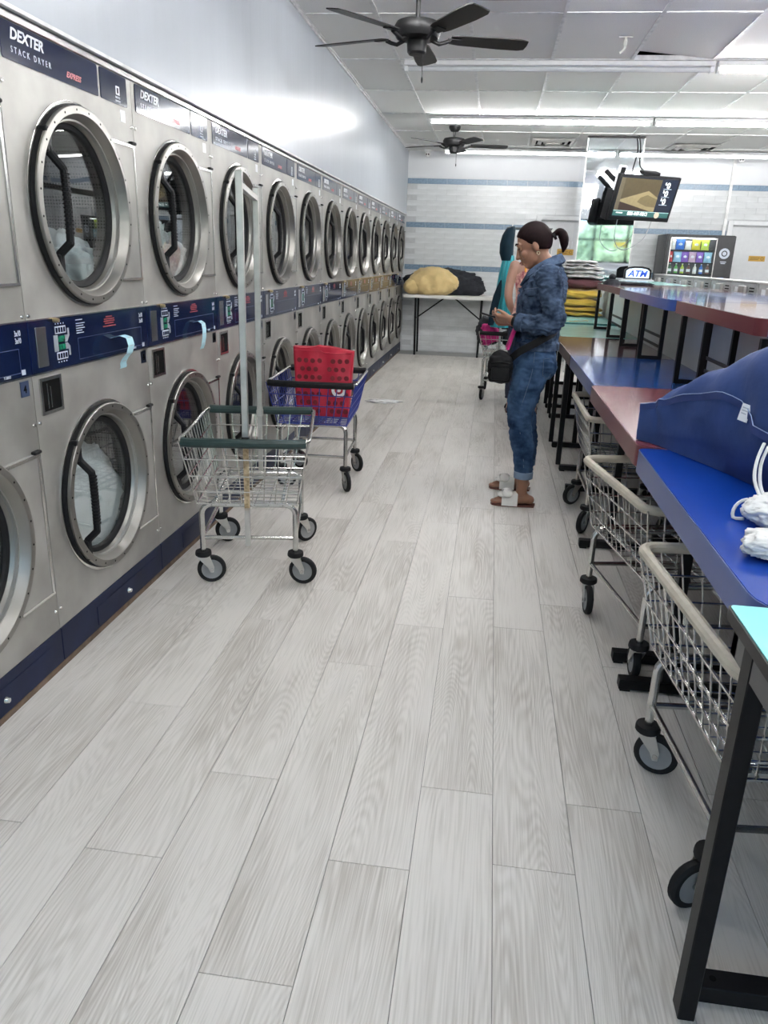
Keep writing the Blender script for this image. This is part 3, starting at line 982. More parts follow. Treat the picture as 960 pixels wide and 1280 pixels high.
def curl(y, z, pts):
    out = []
    for i in range(len(pts) - 1):
        for s in range(4):
            f = s / 4
            out.append((FX + .006 + pts[i][0] * (1 - f) + pts[i + 1][0] * f, y + .012 * math.sin(i + f), z + pts[i][1] * (1 - f) + pts[i + 1][1] * f))
    out.append((FX + .006 + pts[-1][0], y, z + pts[-1][1]))
    return out


ticket(curl(DY0 + .545, 1.098, [(0, 0), (.03, .010), (.058, .002), (.070, -.025), (.066, -.052), (.048, -.072), (.034, -.092), (.03, -.112)]), .052, 'curled pale blue paper ticket hanging from the nearest control panel')
ticket(curl(DY0 + DW + .53, 1.095, [(0, 0), (.02, .006), (.038, -.006), (.046, -.035), (.048, -.07), (.042, -.105), (.03, -.125)]), .050, 'straighter pale blue paper ticket on the second control panel')

# ================================================================== LAUNDRY CARTS
def caster(parent, x, y, ang, zt=.145):
    c = empty('caster', (x, y, 0), ang)
    c.parent = parent
    wr_ = .0635
    MB().tube([(0, 0, zt - .012), (0, 0, zt + .10)], .009, 8).build('stem', M_chrome, c)
    MB().lathe([(0, zt + .006), (.034, zt + .006), (.036, zt - .002), (.036, zt - .012), (.03, zt - .018), (0, zt - .018)], 18).build('swivel_cap', M_rubber, c)
    f = MB()
    for s in (-1, 1):
        pts = [(-.028, zt - .018), (.028, zt - .018), (.045, wr_ + .012), (.042, wr_ - .012), (.028, wr_ - .014), (.018, wr_ + .01)]
        f.prism(pts, s * .0195 - .0015, s * .0195 + .0015, Matrix(((1, 0, 0, 0), (0, 0, 1, 0), (0, 1, 0, 0), (0, 0, 0, 1))))
    f.box(-.028, .028, -.018, .018, zt - .02, zt - .016)
    f.build('fork', M_galv, c, smooth=0)
    M = Matrix.Translation((.034, 0, wr_)) @ Matrix.Rotation(R(90), 4, 'X')
    MB().lathe([(.046, -.013), (.057, -.013), (.0635, -.007), (.0635, .007), (.057, .013), (.046, .013)], 28, M, closed=True).build('tyre', M_rubber, c)
    MB().lathe([(0, -.009), (.036, -.007), (.046, -.0115), (.046, .0115), (.036, .007), (0, .009)], 24, M).build('hub', M_hub, c)
    MB().lathe([(0, -.024), (.008, -.024), (.008, .024), (0, .024)], 10, M).build('axle', M_chrome, c)
    return c


def lerp(a, b, t): return tuple(a[i] + (b[i] - a[i]) * t for i in range(3))


def make_cart(name, loc, rz, label, rim='beige', wire=None, rx=.268, ry=.365, bx=.215, by=.30, zr=.675, zb=.385, group='wire laundry carts on casters', wheel_ang=(0, 0, 0, 0), lx=.205, ly=.25, gapx=.056, leg_m=None, wire_r=.0026):
    t = empty(name, (loc[0], loc[1], 0), rz, label=label, cat='laundry cart', group=group)
    wm = wire or M_chrome
    lm = leg_m or M_chrome
    # frame: two hoops across, joined by stretchers
    for s in (-1, 1):
        y = s * ly
        pts = [(-lx, y, .15), (-lx, y, zb - .06)] + [(-lx + .045 * (1 - math.cos(a)), y, zb - .06 + .045 * math.sin(a)) for a in (R(22), R(45), R(68), R(90))]
        pts += [(-p[0], p[1], p[2]) for p in pts[::-1]]
        MB().tube(pts, .0125, 10).build('leg_hoop', lm, t)
        MB().tube([(-lx, y, .215), (lx, y, .215)], .009, 8).build('cross_bar', lm, t)
    for s in (-1, 1):
        MB().tube([(s * lx, -ly, .215), (s * lx, ly, .215)], .009, 8).build('side_bar', lm, t)
        MB().tube([(s * (lx - .06), -ly, zb - .008), (s * (lx - .06), ly, zb - .008)], .007, 6).build('basket_rail', lm, t)
    i = 0
    for sx in (-1, 1):
        for sy in (-1, 1):
            caster(t, sx * lx, sy * ly, wheel_ang[i]); i += 1
    # rim
    top = [(x, y, zr) for x, y in rr_pts(-rx, rx, -ry, ry, .05, 5)]
    if rim == 'beige':
        MB().tube(top, .0165, 10, closed=True).build('bumper_rim', M_beige, t)
    else:
        MB().tube(top, .0085, 8, closed=True).build('rim', M_chrome, t)
        gm = M_green if rim == 'green' else M_rubber
        for s in (-1, 1):
            MB().tube([(-rx + .012, s * (ry - .004), zr - .004), (-rx + .05, s * ry, zr - .006), (0, s * ry, zr - .007), (rx - .05, s * ry, zr - .006), (rx - .012, s * (ry - .004), zr - .004)], .0205, 10).build('rim_grip', gm, t)
    # wire basket: four sides and a floor
    cr_t = [(-rx, -ry, zr), (rx, -ry, zr), (rx, ry, zr), (-rx, ry, zr)]
    cr_b = [(-bx, -by, zb), (bx, -by, zb), (bx, by, zb), (-bx, by, zb)]
    for s in range(4):
        a, b, c, d = cr_t[s], cr_t[(s + 1) % 4], cr_b[s], cr_b[(s + 1) % 4]
        m = MB()
        L_ = (Vector(a) - Vector(b)).length
        n = int(L_ / gapx)
        for k in range(1, n):
            m.tube([lerp(a, b, k / n), lerp(c, d, k / n)], wire_r, 5, cap=False)
        for f, rr in ((.28, .0036), (.55, .0036), (.80, .0036), (1.0, .0042)):
            m.tube([lerp(a, c, f), lerp(b, d, f)], rr, 5)
        m.tube([a, c], .0036, 5)
        m.build('basket_side', wm, t)
    m = MB()
    n = 12
    for k in range(n + 1):
        y = -by + 2 * by * k / n
        m.tube([(-bx, y, zb), (bx, y, zb)], wire_r, 5, cap=False)
    for k in range(8):
        x = -bx + 2 * bx * k / 7
        m.tube([(x, -by, zb - .005), (x, by, zb - .005)], wire_r, 5, cap=False)
    m.build('basket_floor', wm, t)
    return t


c1 = make_cart('laundry_cart', (-1.045, 3.335), R(11), 'chrome wire laundry cart with dark green grips and a tall pole frame', rim='green', wheel_ang=(R(10), R(15), R(-12), R(40)), ly=.26)
for s, z0, z1 in ((-1, .20, 1.715), (1, .34, 1.70)):
    pm_ = MB().box(-.0135, .0135, -.0135, .0135, .66, z1, bev=.002)
    p = pm_.build('pole', M_galv, c1, (0, s * .30, 0))
    MB().box(-.011, .011, -.011, .011, z0 + (.16 if s < 0 else 0), .68).build('pole_foot', M_rust if s < 0 else M_galv, p, smooth=0)
    if s < 0:
        MB().box(-.011, .011, -.011, .011, .195, .37).build('pole_foot', M_galv, p, smooth=0)
    MB().box(-.016, .016, -.016, .016, .65, .685, bev=.003).build('pole_collar', M_rubber if s < 0 else M_galv, p)
bar_ = MB().bar((0, -.30, 1.665), (0, .30, 1.655), .022, .022).build('pole_cross_bar', M_galv, c1, smooth=0)

c2 = make_cart('laundry_cart', (-1.062, 4.83), R(3), 'blue wire laundry cart with black grips holding a red bag', rim='black', wire=M_bluew, wheel_ang=(R(20), R(-30), R(-65), R(-50)), rx=.272, ry=.345, zb=.43, zr=.685, gapx=.05, ly=.245, wire_r=.0034)
c4 = make_cart('laundry_cart', (.772, 1.78), R(5.5), 'beige-rimmed wire cart under the near blue table, closest to the camera', wheel_ang=(R(200), R(-28), R(200), R(30)), zr=.66)
c5 = make_cart('laundry_cart', (.753, 2.851), R(11), 'beige-rimmed wire cart angled out between the blue and maroon tables', wheel_ang=(R(80), R(262), R(20), R(100)), ly=.29, zr=.66, ry=.345)
c6 = make_cart('laundry_cart', (.808, 4.40), R(0), 'beige-rimmed wire cart under the maroon and dark blue tables beyond the angled one', wheel_ang=(R(240), R(215), R(20), R(100)), ly=.26, zr=.66, ry=.41)
c3 = make_cart('laundry_cart', (.27, 8.55), R(-3), 'black-rimmed wire cart with a clothes rail and hanging teal robe', rim='black', rx=.36, ry=.42, bx=.30, by=.36, zr=.715, zb=.47, lx=.30, ly=.36, wheel_ang=(R(80), R(100), R(85), R(70)))
for s in (-.145, .29):
    MB().tube([(s, -.37, .47), (s, -.37, 1.74)], .012, 8).build('rail_post', M_galv, c3)
MB().tube([(-.16, -.37, 1.735), (.29, -.37, 1.735)], .011, 8).build('clothes_rail', mat('dark_rail', (.10, .11, .11), .4, .8), c3)

# ---- things in the carts
M_redbag = mat('red_tote', (.46, .010, .035), .5, var=.12, scale=6, bump=.25, bscale=5)
M_dot = mat('dark_red_dot', (.17, .008, .015), .6)
rb = empty('shopping_bag', (-1.03, 4.80, .438), R(4), label='red dotted shopping bag with a white ring logo standing in the blue cart', cat='bag')
rings = []
N_ = 44
for i in range(13):
    f = i / 12
    z = f * .425
    hw = .165 + .028 * f
    hd = .075 * (1 - f) + .038 * f
    ring = []
    for x, y in rr_pts(-hw, hw, -hd, hd, .018, 3):
        ring.append((x, y, z))
    # subdivide the long sides
    full = []
    for a, b in zip(ring, ring[1:] + ring[:1]):
        L_ = (Vector(a) - Vector(b)).length
        n = max(1, int(round((10 if abs(a[0] - b[0]) > .2 else 3 if abs(a[1] - b[1]) > .03 else 1))))
        for k in range(n): full.append(lerp(a, b, k / n))
    r2 = []
    for p in full:
        w = .010 * math.sin(p[0] * 42 + f * 2) * f + .012 * noise.noise(Vector((p[0] * 9, p[1] * 9, f * 4)))
        crease = -.012 * math.exp(-((p[0] - .015) / .012) ** 2) * (1 if p[1] < 0 else 0) * f
        zz = p[2] + (.012 * math.sin(p[0] * 20 + 1) if i == 12 else 0) + (.012 if i == 12 and p[0] < 0 else 0)
        r2.append((p[0], p[1] + w - crease * (-1), zz))
    rings.append(r2)
nmin = min(len(r) for r in rings)
rings = [r[:nmin] for r in rings]
bagm = MB().loft(rings).build('bag_body', M_redbag, rb, smooth=50)


def bag_y(x, z):
    f = z / .425
    hd = .075 * (1 - f) + .038 * f
    return -(hd) + .010 * math.sin(x * 42 + f * 2) * f + .012 * noise.noise(Vector((x * 9, -hd * 9, f * 4))) - .012 * math.exp(-((x - .015) / .012) ** 2) * f - .004


dots = MB()
rr_ = random.Random(2)
for j in range(7):
    for i in range(8):
        x = -.15 + i * .043 + (j % 2) * .02
        z = .04 + j * .052
        if abs(x - .015) < .016 or abs(x) > .165: continue
        dots.lathe([(0, 0), (.0155, 0), (.0155, .0012), (.009, .0014), (0, .0014)], 12, Matrix.Translation((x, bag_y(x, z), z)) @ Matrix.Rotation(R(90), 4, 'X'))
tag(dots.build('printed_dots', M_dot, bagm, smooth=0), kind='stuff')
logo = Matrix.Translation((.105, bag_y(.105, .175) - .003, .175)) @ Matrix.Rotation(R(90), 4, 'X')
MB().lathe([(.027, 0), (.046, 0), (.046, .003), (.027, .003)], 28, logo, closed=True).build('logo_ring', M_white, rb)
MB().lathe([(0, 0), (.013, 0), (.013, .003), (0, .003)], 20, logo).build('logo_dot', M_white, rb)
hem = MB()
hem.tube([(x / 100 * .193, bag_y(x / 100 * .19, .40) - .001, .402 + (.010 if x < 0 else 0)) for x in range(-96, 97, 8)], .003, 5)
hem.build('top_hem', M_redbag, rb)

# ================================================================== FOLDING TABLES
TZ = .84


def make_table(name, x0, x1, y0, y1, z, th, top_m, edge_m, label, frames, rad=.03, uprights=(.18, .85), zfloor=0.0, foot=None, group='lower folding tables', leg=.034):
    cx, cy = (x0 + x1) / 2, (y0 + y1) / 2
    t = empty(name, (cx, cy, zfloor), label=label, cat='table', group=group)
    z -= zfloor
    pts = [(x - cx, y - cy) for x, y in rr_pts(x0, x1, y0, y1, rad, 5)]
    # slab edge in its own colour, laminate sheet on top
    MB().prism(pts, z - th, z - .0016).build('table_edge', edge_m, t, smooth=30)
    e = .003
    p2 = [(x - cx, y - cy) for x, y in rr_pts(x0 + e, x1 - e, y0 + e, y1 - e, [max(0, q - e) for q in (rad if isinstance(rad, (list, tuple)) else [rad] * 4)], 5)]
    MB().prism(p2, z - .0016, z).build('table_top', top_m, t, smooth=0)
    up0 = uprights
    for y in frames:
        fx0, fx1 = foot or (x0 + .02, x1 - .05)
        uprights = up0
        if isinstance(y, tuple):
            y, fx0, uprights = y
        f = MB().box(fx0 - cx, fx1 - cx, y - cy - .022, y - cy + .022, .008, .045, bev=.002).build('foot_bar', M_blk, t)
        MB().box(fx0 - cx + .005, fx0 - cx + .04, y - cy - .018, y - cy + .018, 0, .008).build('foot_pad', M_rubber, f, smooth=0)
        for u in uprights:
            ux = u
            MB().box(ux - leg / 2 - cx, ux + leg / 2 - cx, y - cy - leg / 2, y - cy + leg / 2, .045, z - th, bev=.002).build('leg', M_blk, t)
        MB().box(uprights[0] - cx, uprights[-1] - cx, y - cy - .014, y - cy + .014, z - th - .035, z - th).build('top_rail', M_blk, t, smooth=0)
    return t


make_table('folding_table', .520, 1.22, 1.30, 2.595, TZ, .075, M_blue, M_blue_e, 'bright blue folding table with the big navy laundry bag on it', ((1.40, .87, (.92, 1.12)), 2.46), rad=(.11, .03, .03, .03), uprights=(.70, 1.12))
make_table('folding_table', .527, 1.22, 2.605, 3.975, TZ, .075, M_maroon, M_maroon_e, 'maroon folding table just beyond the bright blue one', ((2.66, .547, (1.09, 1.16)), 3.88), rad=(.06, .03, .03, .03), uprights=(.70, 1.12))
make_table('folding_table', .545, 1.22, 3.985, 5.29, TZ, .075, M_blued, M_blue_e, 'dark blue folding table beyond the maroon one', ((4.03, .95, (1.12, 1.17)), 4.93), rad=.015, uprights=(.72, 1.12))
make_table('folding_table', .545, 1.22, 5.30, 6.67, TZ, .075, M_maroond, mat('brown_edge', (.055, .03, .03), .35), 'brownish maroon folding table beside the woman in denim', (5.45, 6.19), rad=.015, uprights=(.555, .74))
make_table('folding_table', .60, 1.25, 6.68, 8.09, TZ, .05, M_teal, mat('dark_teal_edge', (.02, .12, .12), .3), 'teal folding table between the brown one and the blanket stack', (7.43, 7.98), rad=.015, uprights=(.62, .8))
make_table('folding_table', .66, 1.26, 8.10, 9.80, TZ + .018, .05, M_teal, mat('dark_teal_edge', (.02, .12, .12), .3), 'far teal folding table under the stack of folded blankets', (8.6, 9.6), rad=.015, uprights=(.70, 1.0))
# cyan table: thin top with black edge on an angle-iron frame
cy_t = empty('folding_table', (.85, .70, 0), label='cyan topped table with a black steel frame in the near right corner', cat='table', group='lower folding tables')
pts = rr_pts(.466 - .85, 1.2 - .85, .05 - .70, 1.345 - .70, .012, 3)
MB().prism(pts, .815, .838).build('table_edge', M_blk, cy_t, smooth=30)
MB().prism(rr_pts(.470 - .85, 1.196 - .85, .054 - .70, 1.341 - .70, .010, 3), .838, .84).build('table_top', M_cyan, cy_t, smooth=0)
boxes('apron', mat('grey_black_paint', (.06, .06, .062), .35, var=.1), cy_t, (.472 - .85, .490 - .85, .08 - .70, 1.30 - .70, .765, .815), (.472 - .85, 1.19 - .85, 1.275 - .70, 1.30 - .70, .765, .815))
for y in (1.215, .15):
    for x in (.4865, 1.15):
        MB().box(x - .85 - .0165, x - .85 + .0165, y - .70 - .022, y - .70 + .022, 0, .815, bev=.002).build('leg', M_blk, cy_t)
    fb = boxes('foot_bar', M_blk, cy_t, (.505 - .85, 1.132 - .85, y - .70 + .025, y - .70 + .075, .0, .04), bev=.002)
    MB().lathe([(0, 0), (.007, 0), (.007, .0008), (0, .0008)], 12, Matrix.Translation((.55 - .85, y - .70 + .05, .0402))).build('bolt_hole', M_black, fb)
    MB().box(.68 - .85, .715 - .85, y - .70 + .02, y - .70 + .06, .03, .815, bev=.002).build('leg', M_blk, cy_t)

# partition under the upper tables
pt = boxes('partition_panel', mat('grey_white_panel', (.66, .69, .68), .4, var=.05, scale=3), None, (1.275, 1.60, .8, 9.78, 0, 1.155))
tag(pt, 'grey white partition running under the raised tables', 'partition')

# raised tables on narrow black frames standing on the lower tables
UZ = 1.25


def upper(x0, x1, y0, y1, th, tm, em, label, frames, rad, step=.0, zs=None):
    t = empty('raised_table', ((x0 + x1) / 2, (y0 + y1) / 2, TZ), label=label, cat='table', group='raised folding tables')
    cx, cy = (x0 + x1) / 2, (y0 + y1) / 2
    z = UZ - TZ
    p1 = [(x - cx, y - cy) for x, y in rr_pts(x0, x1, y0, y1, rad, 5)]
    e = .003
    p2 = [(x - cx, y - cy) for x, y in rr_pts(x0 + e, x1 - e, y0 + e, y1 - e, [max(0, q - e) for q in rad], 5)]
    MB().prism(p1, z - th, z - .0016).build('table_edge', em, t, smooth=30)
    MB().prism(p2, z - .0016, z).build('table_top', tm, t, smooth=0)
    for i, y in enumerate(frames):
        yy = y - cy
        zb_ = .001
        for x in (.985, 1.115):
            MB().box(x - .0125 - cx, x + .0125 - cx, yy - .0125, yy + .0125, zb_ + .022, z - th).build('leg', M_blk, t, smooth=0)
        MB().box(.9725 - cx, 1.1275 - cx, yy - .0125, yy + .0125, zb_, zb_ + .022).build('foot_bar', M_blk, t, smooth=0)
    if not frames:
        for yy in (-.6, .6):
            MB().box(1.30 - cx, 1.56 - cx, yy - .02, yy + .02, 1.156 - TZ, z - th).build('bearer', M_blk, t, smooth=0)
        return t
    a, b = frames[0] - cy, frames[-1] - cy
    for zz in (.07, .135):
        MB().box(1.108 - cx, 1.122 - cx, a + .0125, b - .0125, zz, zz + .014).build('stretcher', M_blk, t, smooth=0)
    return t


upper(1.0, 1.955, 6.33, 7.96, .055, M_umaroon, M_maroon_e, 'raised maroon table with a black hat and cloth at its far end', (6.76, 7.62), (.05, .02, .02, .03))
upper(.965, 1.955, 4.47, 6.30, .06, M_ublue, M_blue_e, 'raised blue table between the two raised maroon tables', (5.28, 6.05), (.10, .02, .02, .03))
upper(.985, 1.955, 3.05, 4.455, .065, M_umaroon, M_maroon_e, 'raised maroon table nearest the camera above the navy bag', (3.75, 4.20), (.07, .02, .02, .03))
upper(1.0, 1.955, 1.60, 3.04, .065, M_ublue, M_blue_e, 'raised blue table cut off by the right edge of the photo', (1.635, 2.97), (.07, .02, .02, .05))
upper(1.27, 1.955, 7.98, 9.76, .05, M_teal, mat('dark_teal_edge', (.02, .12, .12), .3), 'raised teal table at the far end behind the black hat', (), (.03, .02, .02, .03))

# ================================================================== NAVY LAUNDRY BAG
M_navyc = mat('navy_cotton', (.026, .054, .175), .8, var=.16, scale=4, bump=.9, bscale=5, sheen=.04, spec=.2, c2=(.036, .07, .215))
M_navys = mat('navy_seam', (.022, .045, .17), .75, var=.1, scale=20)
bag = empty('laundry_bag', (.82, 2.35, TZ), label='big stuffed navy blue laundry bag lying on the bright blue table', cat='bag')
ST = [(.545, 2.735, .965, .012, .012), (.585, 2.69, .995, .028, .03), (.62, 2.65, 1.03, .045, .05), (.72, 2.53, 1.125, .105, .10), (.83, 2.38, 1.225, .165, .15), (.92, 2.22, 1.24, .21, .15), (.99, 2.05, 1.175, .23, .17), (1.05, 1.9, 1.08, .20, .15), (1.09, 1.80, .98, .12, .10), (1.105, 1.765, .92, .05, .04)]


def cat(p, f):
    """Catmull-Rom over a list of tuples"""
    n = len(p) - 1
    x = f * n; i = min(int(x), n - 1); t = x - i
    a, b, c, d = p[max(i - 1, 0)], p[i], p[i + 1], p[min(i + 2, n)]
    return tuple(.5 * (2 * b[k] + (c[k] - a[k]) * t + (2 * a[k] - 5 * b[k] + 4 * c[k] - d[k]) * t * t + (3 * b[k] - a[k] - 3 * c[k] + d[k]) * t ** 3) for k in range(len(b)))


NR = 48


def bag_ring(f, grow=0.0):
    x, y, zt, wl_, wr_ = cat(ST, f)
    a = cat(ST, max(0, f - .02)); b = cat(ST, min(1, f + .02))
    d = Vector((b[0] - a[0], b[1] - a[1], 0)).normalized()
    nl = Vector((d.y, -d.x, 0))                  # left-near side
    if nl.x > 0: nl = -nl
    z0 = TZ + .004
    h = zt - z0
    zm = z0 + h * .42
    out = []
    for k in range(NR):
        an = 2 * math.pi * k / NR
        c, s = math.cos(an), math.sin(an)
        e = .72
        cc = math.copysign(abs(c) ** e, c); ss = math.copysign(abs(s) ** e, s)
        w = (wl_ if cc > 0 else wr_) + grow
        u = cc * w
        z = zm + ss * ((zt - zm) if ss > 0 else (zm - z0)) + grow * ss
        p = Vector((x, y, z)) + nl * u
        fo = noise.noise(Vector((f * 9, an * 1.1, 2.2))) * .016 + abs(noise.noise(Vector((f * 17 + an * .8, an * .5, 7)))) * .018 + .006 * math.sin(f * 60 + 3 * math.sin(an * 2))
        fo *= min(1, f * 5) * min(1, (1 - f) * 5) * (1 if ss > -.2 else .15)
        n3 = (nl * cc + Vector((0, 0, ss))).normalized()
        p += n3 * (fo - .012 * min(1, f * 5))
        if ss < -.75: p.z = TZ + .0015
        p.z = max(p.z, TZ + .0015)
        out.append(p - Vector((.82, 2.35, TZ)))
    return out


body = MB().loft([bag_ring(i / 40) for i in range(41)]).build('bag_body', M_navyc, bag, smooth=80)
sm = MB()
path = []
for i in range(0, 38):
    f = i / 40
    r = bag_ring(f, .002)
    k = 5 if f < .45 else 4
    ix = max(.0, 7.2 - 13 * f); i0 = int(ix)
    path.append(r[i0].lerp(r[i0 + 1], ix - i0))
    # k index: 0 = left side, NR/4 = top
wid = .011
vs, fs = [], []
for i, p in enumerate(path):
    for dz, dx in ((wid, 0), (wid, .003), (-wid, .003), (-wid, 0)):
        vs.append(p + Vector((-dx * .8, -dx * .6, dz)))
for i in range(len(path) - 1):
    for k in range(4): fs.append((i * 4 + k, i * 4 + (k + 1) % 4, i * 4 + 4 + (k + 1) % 4, i * 4 + 4 + k))
MB().add(vs, fs).build('seam_band', M_navys, body)
MB().tube([p + Vector((-.003, -.002, wid)) for p in path], .0014, 5).build('seam_stitch', mat('pale_stitch', (.25, .33, .52), .7), body)
lp = path[20] + Vector((-.004, -.004, -.004))
nl = Vector((-.83, -.55, .1)).normalized()
Ml = Matrix.Translation(lp) @ Matrix((Vector((.55, -.83, -.12)).normalized(), nl.cross(Vector((.55, -.83, -.12)).normalized()), nl)).transposed().to_4x4()
lab = MB().box(-.016, .016, -.024, .024, .002, .0035, M=Ml).build('care_label', M_white, bag, smooth=0)
MB().box(-.011, .011, .012, .015, .0035, .004, M=Ml).box(-.011, .011, .004, .007, .0035, .004, M=Ml).box(-.011, .006, -.004, -.001, .0035, .004, M=Ml).build('print', M_dimw, lab, smooth=0)

# ---- white bundle with drawstrings in front of the bag
p1, p2 = PZ(953, 640, TZ + .03), PZ(950, 678, TZ + .025)
M_whitec = mat('white_cotton', (.74, .74, .73), .85, var=.05, scale=12, bump=.3, bscale=25, sheen=.2)
wb_ = cloth_lump('white_pouch', M_whitec, (p1.x + .035, p1.y, TZ + .035), (.07, .06, .036), 4.4, .35, flat=TZ + .001, label='small white drawstring pouch on the blue table beside the navy bag', cat='pouch')
wb2 = cloth_lump('white_cloth', M_whitec, (p2.x + .045, p2.y - .02, TZ + .03), (.075, .06, .03), 9.9, .4, flat=TZ + .001, label='crumpled white cloth at the rounded corner of the blue table', cat='cloth')
sp = []
for pts_ in ([(.0, .0, .045), (-.03, .03, .05), (-.052, .035, .03), (-.058, .02, .006), (-.04, .0, .01)], [(.0, .01, .05), (-.01, .06, .09), (.0, .10, .13), (.02, .13, .17)], [(.01, .01, .05), (.005, .06, .08), (.015, .11, .12), (.035, .14, .16)]):
    c = Vector((p1.x, p1.y, TZ))
    sp.append([c + Vector(cat(pts_, k / 12)) for k in range(13)])
ds = MB()
for s in sp: ds.tube(s, .0042, 6)
o = ds.build('drawstring', M_whitec, wb_)

# ================================================================== FAR THINGS ON TABLES
M_wtop = mat('white_plastic_top', (.62, .61, .58), .4, var=.04)
ft = empty('folding_table', (-.655, 12.0, 0), label='white folding table with slanted black legs against the back wall', cat='table')
MB().prism(rr_pts(-.70, .70, -.10, .48, .05), .855, .905).build('table_top', M_wtop, ft, smooth=30)
for s in (-1, 1):
    for y in (-.03, .40):
        MB().tube([(s * .50, y, .855), (s * .485, y, .02), (s * .485, y, 0)], .016, 8).build('leg', M_blk, ft)
    MB().tube([(s * .49, .18, .55), (s * .07 if s < 0 else .08, .18, .86)], .011, 8).build('brace', M_blk, ft)
    MB().tube([(s * .49, -.03, .55), (s * .49, .40, .55)], .01, 8).build('cross_bar', M_blk, ft)
M_tan = mat('tan_cotton', (.62, .46, .21), .8, var=.12, scale=5, bump=.4, bscale=10, sheen=.2)
M_dark = mat('black_cloth', (.014, .016, .022), .85, var=.3, scale=10, bump=.5, bscale=14)
cloth_lump('tan_sack', M_tan, (-.92, 12.02, 1.085), (.36, .20, .225), 2.2, .16, sub=5, fold=2.2, flat=.907, label='bulging tan laundry sack on the white folding table', cat='sack')
cloth_lump('tan_roll', M_tan, (-1.21, 11.97, 1.02), (.14, .12, .115), 7.7, .16, sub=4, flat=.907, label='rolled end of tan cloth between the last dryer and the tan sack', cat='cloth')
cloth_lump('dark_clothes', M_dark, (-.72, 12.26, 1.06), (.56, .16, .20), 3.3, .35, sub=5, flat=.907, keep=lambda q: Vector((q.x, min(q.y, YB - .012), q.z if q.z < 1.33 else 1.33)), label='heap of black clothes behind the tan sack', cat='clothes')


def folded(name, m, c, s, seed, label, group='folded blankets in a stack', layers=2):
    t = empty(name, (c[0], c[1], c[2]), R(random.Random(seed).uniform(-3, 3)), label=label, cat='blanket', group=group)
    h = s[2] / layers
    for l in range(layers):
        bm = bmesh.new()
        bmesh.ops.create_cube(bm, size=1)
        bmesh.ops.subdivide_edges(bm, edges=bm.edges[:], cuts=11, use_grid_fill=True)
        for v in bm.verts:
            p = v.co * 2
            q = Vector([math.copysign(abs(x) ** .999, x) for x in p])
            n = q.length_squared ** .5
            e = 3.2
            k = (abs(q.x) ** e + abs(q.y) ** e + abs(q.z) ** e) ** (1 / e)
            k2 = max(abs(q.x), abs(q.y), abs(q.z))
            q *= k2 / k
            d = 1 + .13 * noise.noise(q * 1.9 + Vector((seed + l * 3, 0, 0)))
            z = q.z * h / 2 * (1.0 if True else 1) + h * (l + .5) + .018 * noise.noise(Vector((q.x * 2, q.y * 2, seed + l)))
            v.co = Vector((q.x * s[0] / 2 * d, q.y * s[1] / 2 * d, max(0, z)))
        me = bpy.data.meshes.new('fold')
        bm.to_mesh(me); bm.free(); me.materials.append(m)
        me.polygons.foreach_set('use_smooth', [True] * len(me.polygons))
        link('fold', me, t)
    return t


M_yel = mat('mustard_blanket', (.50, .33, .045), .9, var=.12, scale=10, bump=.4, bscale=30, sheen=.3)
M_mar = mat('maroon_blanket', (.085, .03, .035), .9, var=.2, scale=10, bump=.4, bscale=30)
M_gry = mat('grey_white_blanket', (.48, .47, .46), .9, var=.35, scale=22, bump=.4, bscale=30)
bx_, by_ = .985, 9.25
zt = TZ + .018
for i, (m, h, w, lb, ly_) in enumerate(((M_yel, .10, .50, 'lowest mustard yellow blanket of the folded stack', 2), (M_yel, .09, .48, 'middle mustard yellow blanket of the folded stack', 1), (M_yel, .11, .46, 'topmost mustard yellow blanket, under the maroon one', 1), (M_mar, .11, .48, 'folded maroon blanket on top of the mustard ones', 1), (M_gry, .13, .46, 'mottled grey and white blanket topping the folded stack', 3), (M_gry, .06, .34, 'small grey and white throw lying on the very top of the stack', 2))):
    folded('folded_blanket', m, (bx_ - .02 * (i % 2), by_, zt), (w, .5, h), i + 2, lb, layers=ly_)
    zt += h

ht = empty('black_hat', (1.08, 7.55, UZ), label='black knitted hat with a pompom on the raised maroon table', cat='hat')
cl = MB(); cl.lathe([(.0, .05), (.05, .045), (.075, .02), (.08, 0), (0, 0)], 20).build('crown', M_dark, ht)
MB().ell((.0, 0, .065), (.032, .032, .03)).build('pompom', M_dark, ht)
cloth_lump('black_scarf', M_dark, (1.25, 7.70, UZ + .012), (.20, .09, .016), 1.4, .4, sub=4, flat=UZ + .001, label='flat black scarf beside the black hat on the raised maroon table', cat='scarf')

# ---- paper scrap on the floor
q = PZ(478, 502)
cloth_lump('paper_scrap', M_whitec, (q.x, q.y, .006), (.14, .09, .007), 5.5, .9, sub=4, flat=.001, label='torn white paper scrap on the floor beyond the blue cart', cat='paper')

# ================================================================== MIRRORED COLUMN, TV, ATM SIGN
M_mirror = mat('mirror_panel', (.80, .84, .88), .035, 1.0, var=.06, scale=7, rvar=.03)
mc = empty('mirrored_column', (1.39, 11.15, 0), label='square mirrored column reflecting the shop window', cat='column')
boxes('core', M_wallp, mc, (-.335, .335, -.335, .335, 0, ZC - .004))
for n, (a, b) in enumerate(((.0, 1.2), (1.203, 2.94))):
    MB().box(-.345, .345, -.349, -.337, a, b).build('mirror_panel', M_mirror, mc, smooth=0)
    MB().box(-.349, -.337, -.335, .345, a, b).build('mirror_panel', M_mirror, mc, smooth=0)
for sx, sy in ((-1, -1), (1, -1)):
    MB().box(sx * .345 - .008, sx * .345 + .008, sy * .345 - .008, sy * .345 + .008, 0, ZC - .004).build('corner_strip', M_grid, mc, smooth=0)
boxes('top_trim', M_fan, mc, (-.355, .355, -.36, -.35, 2.925, 2.945))

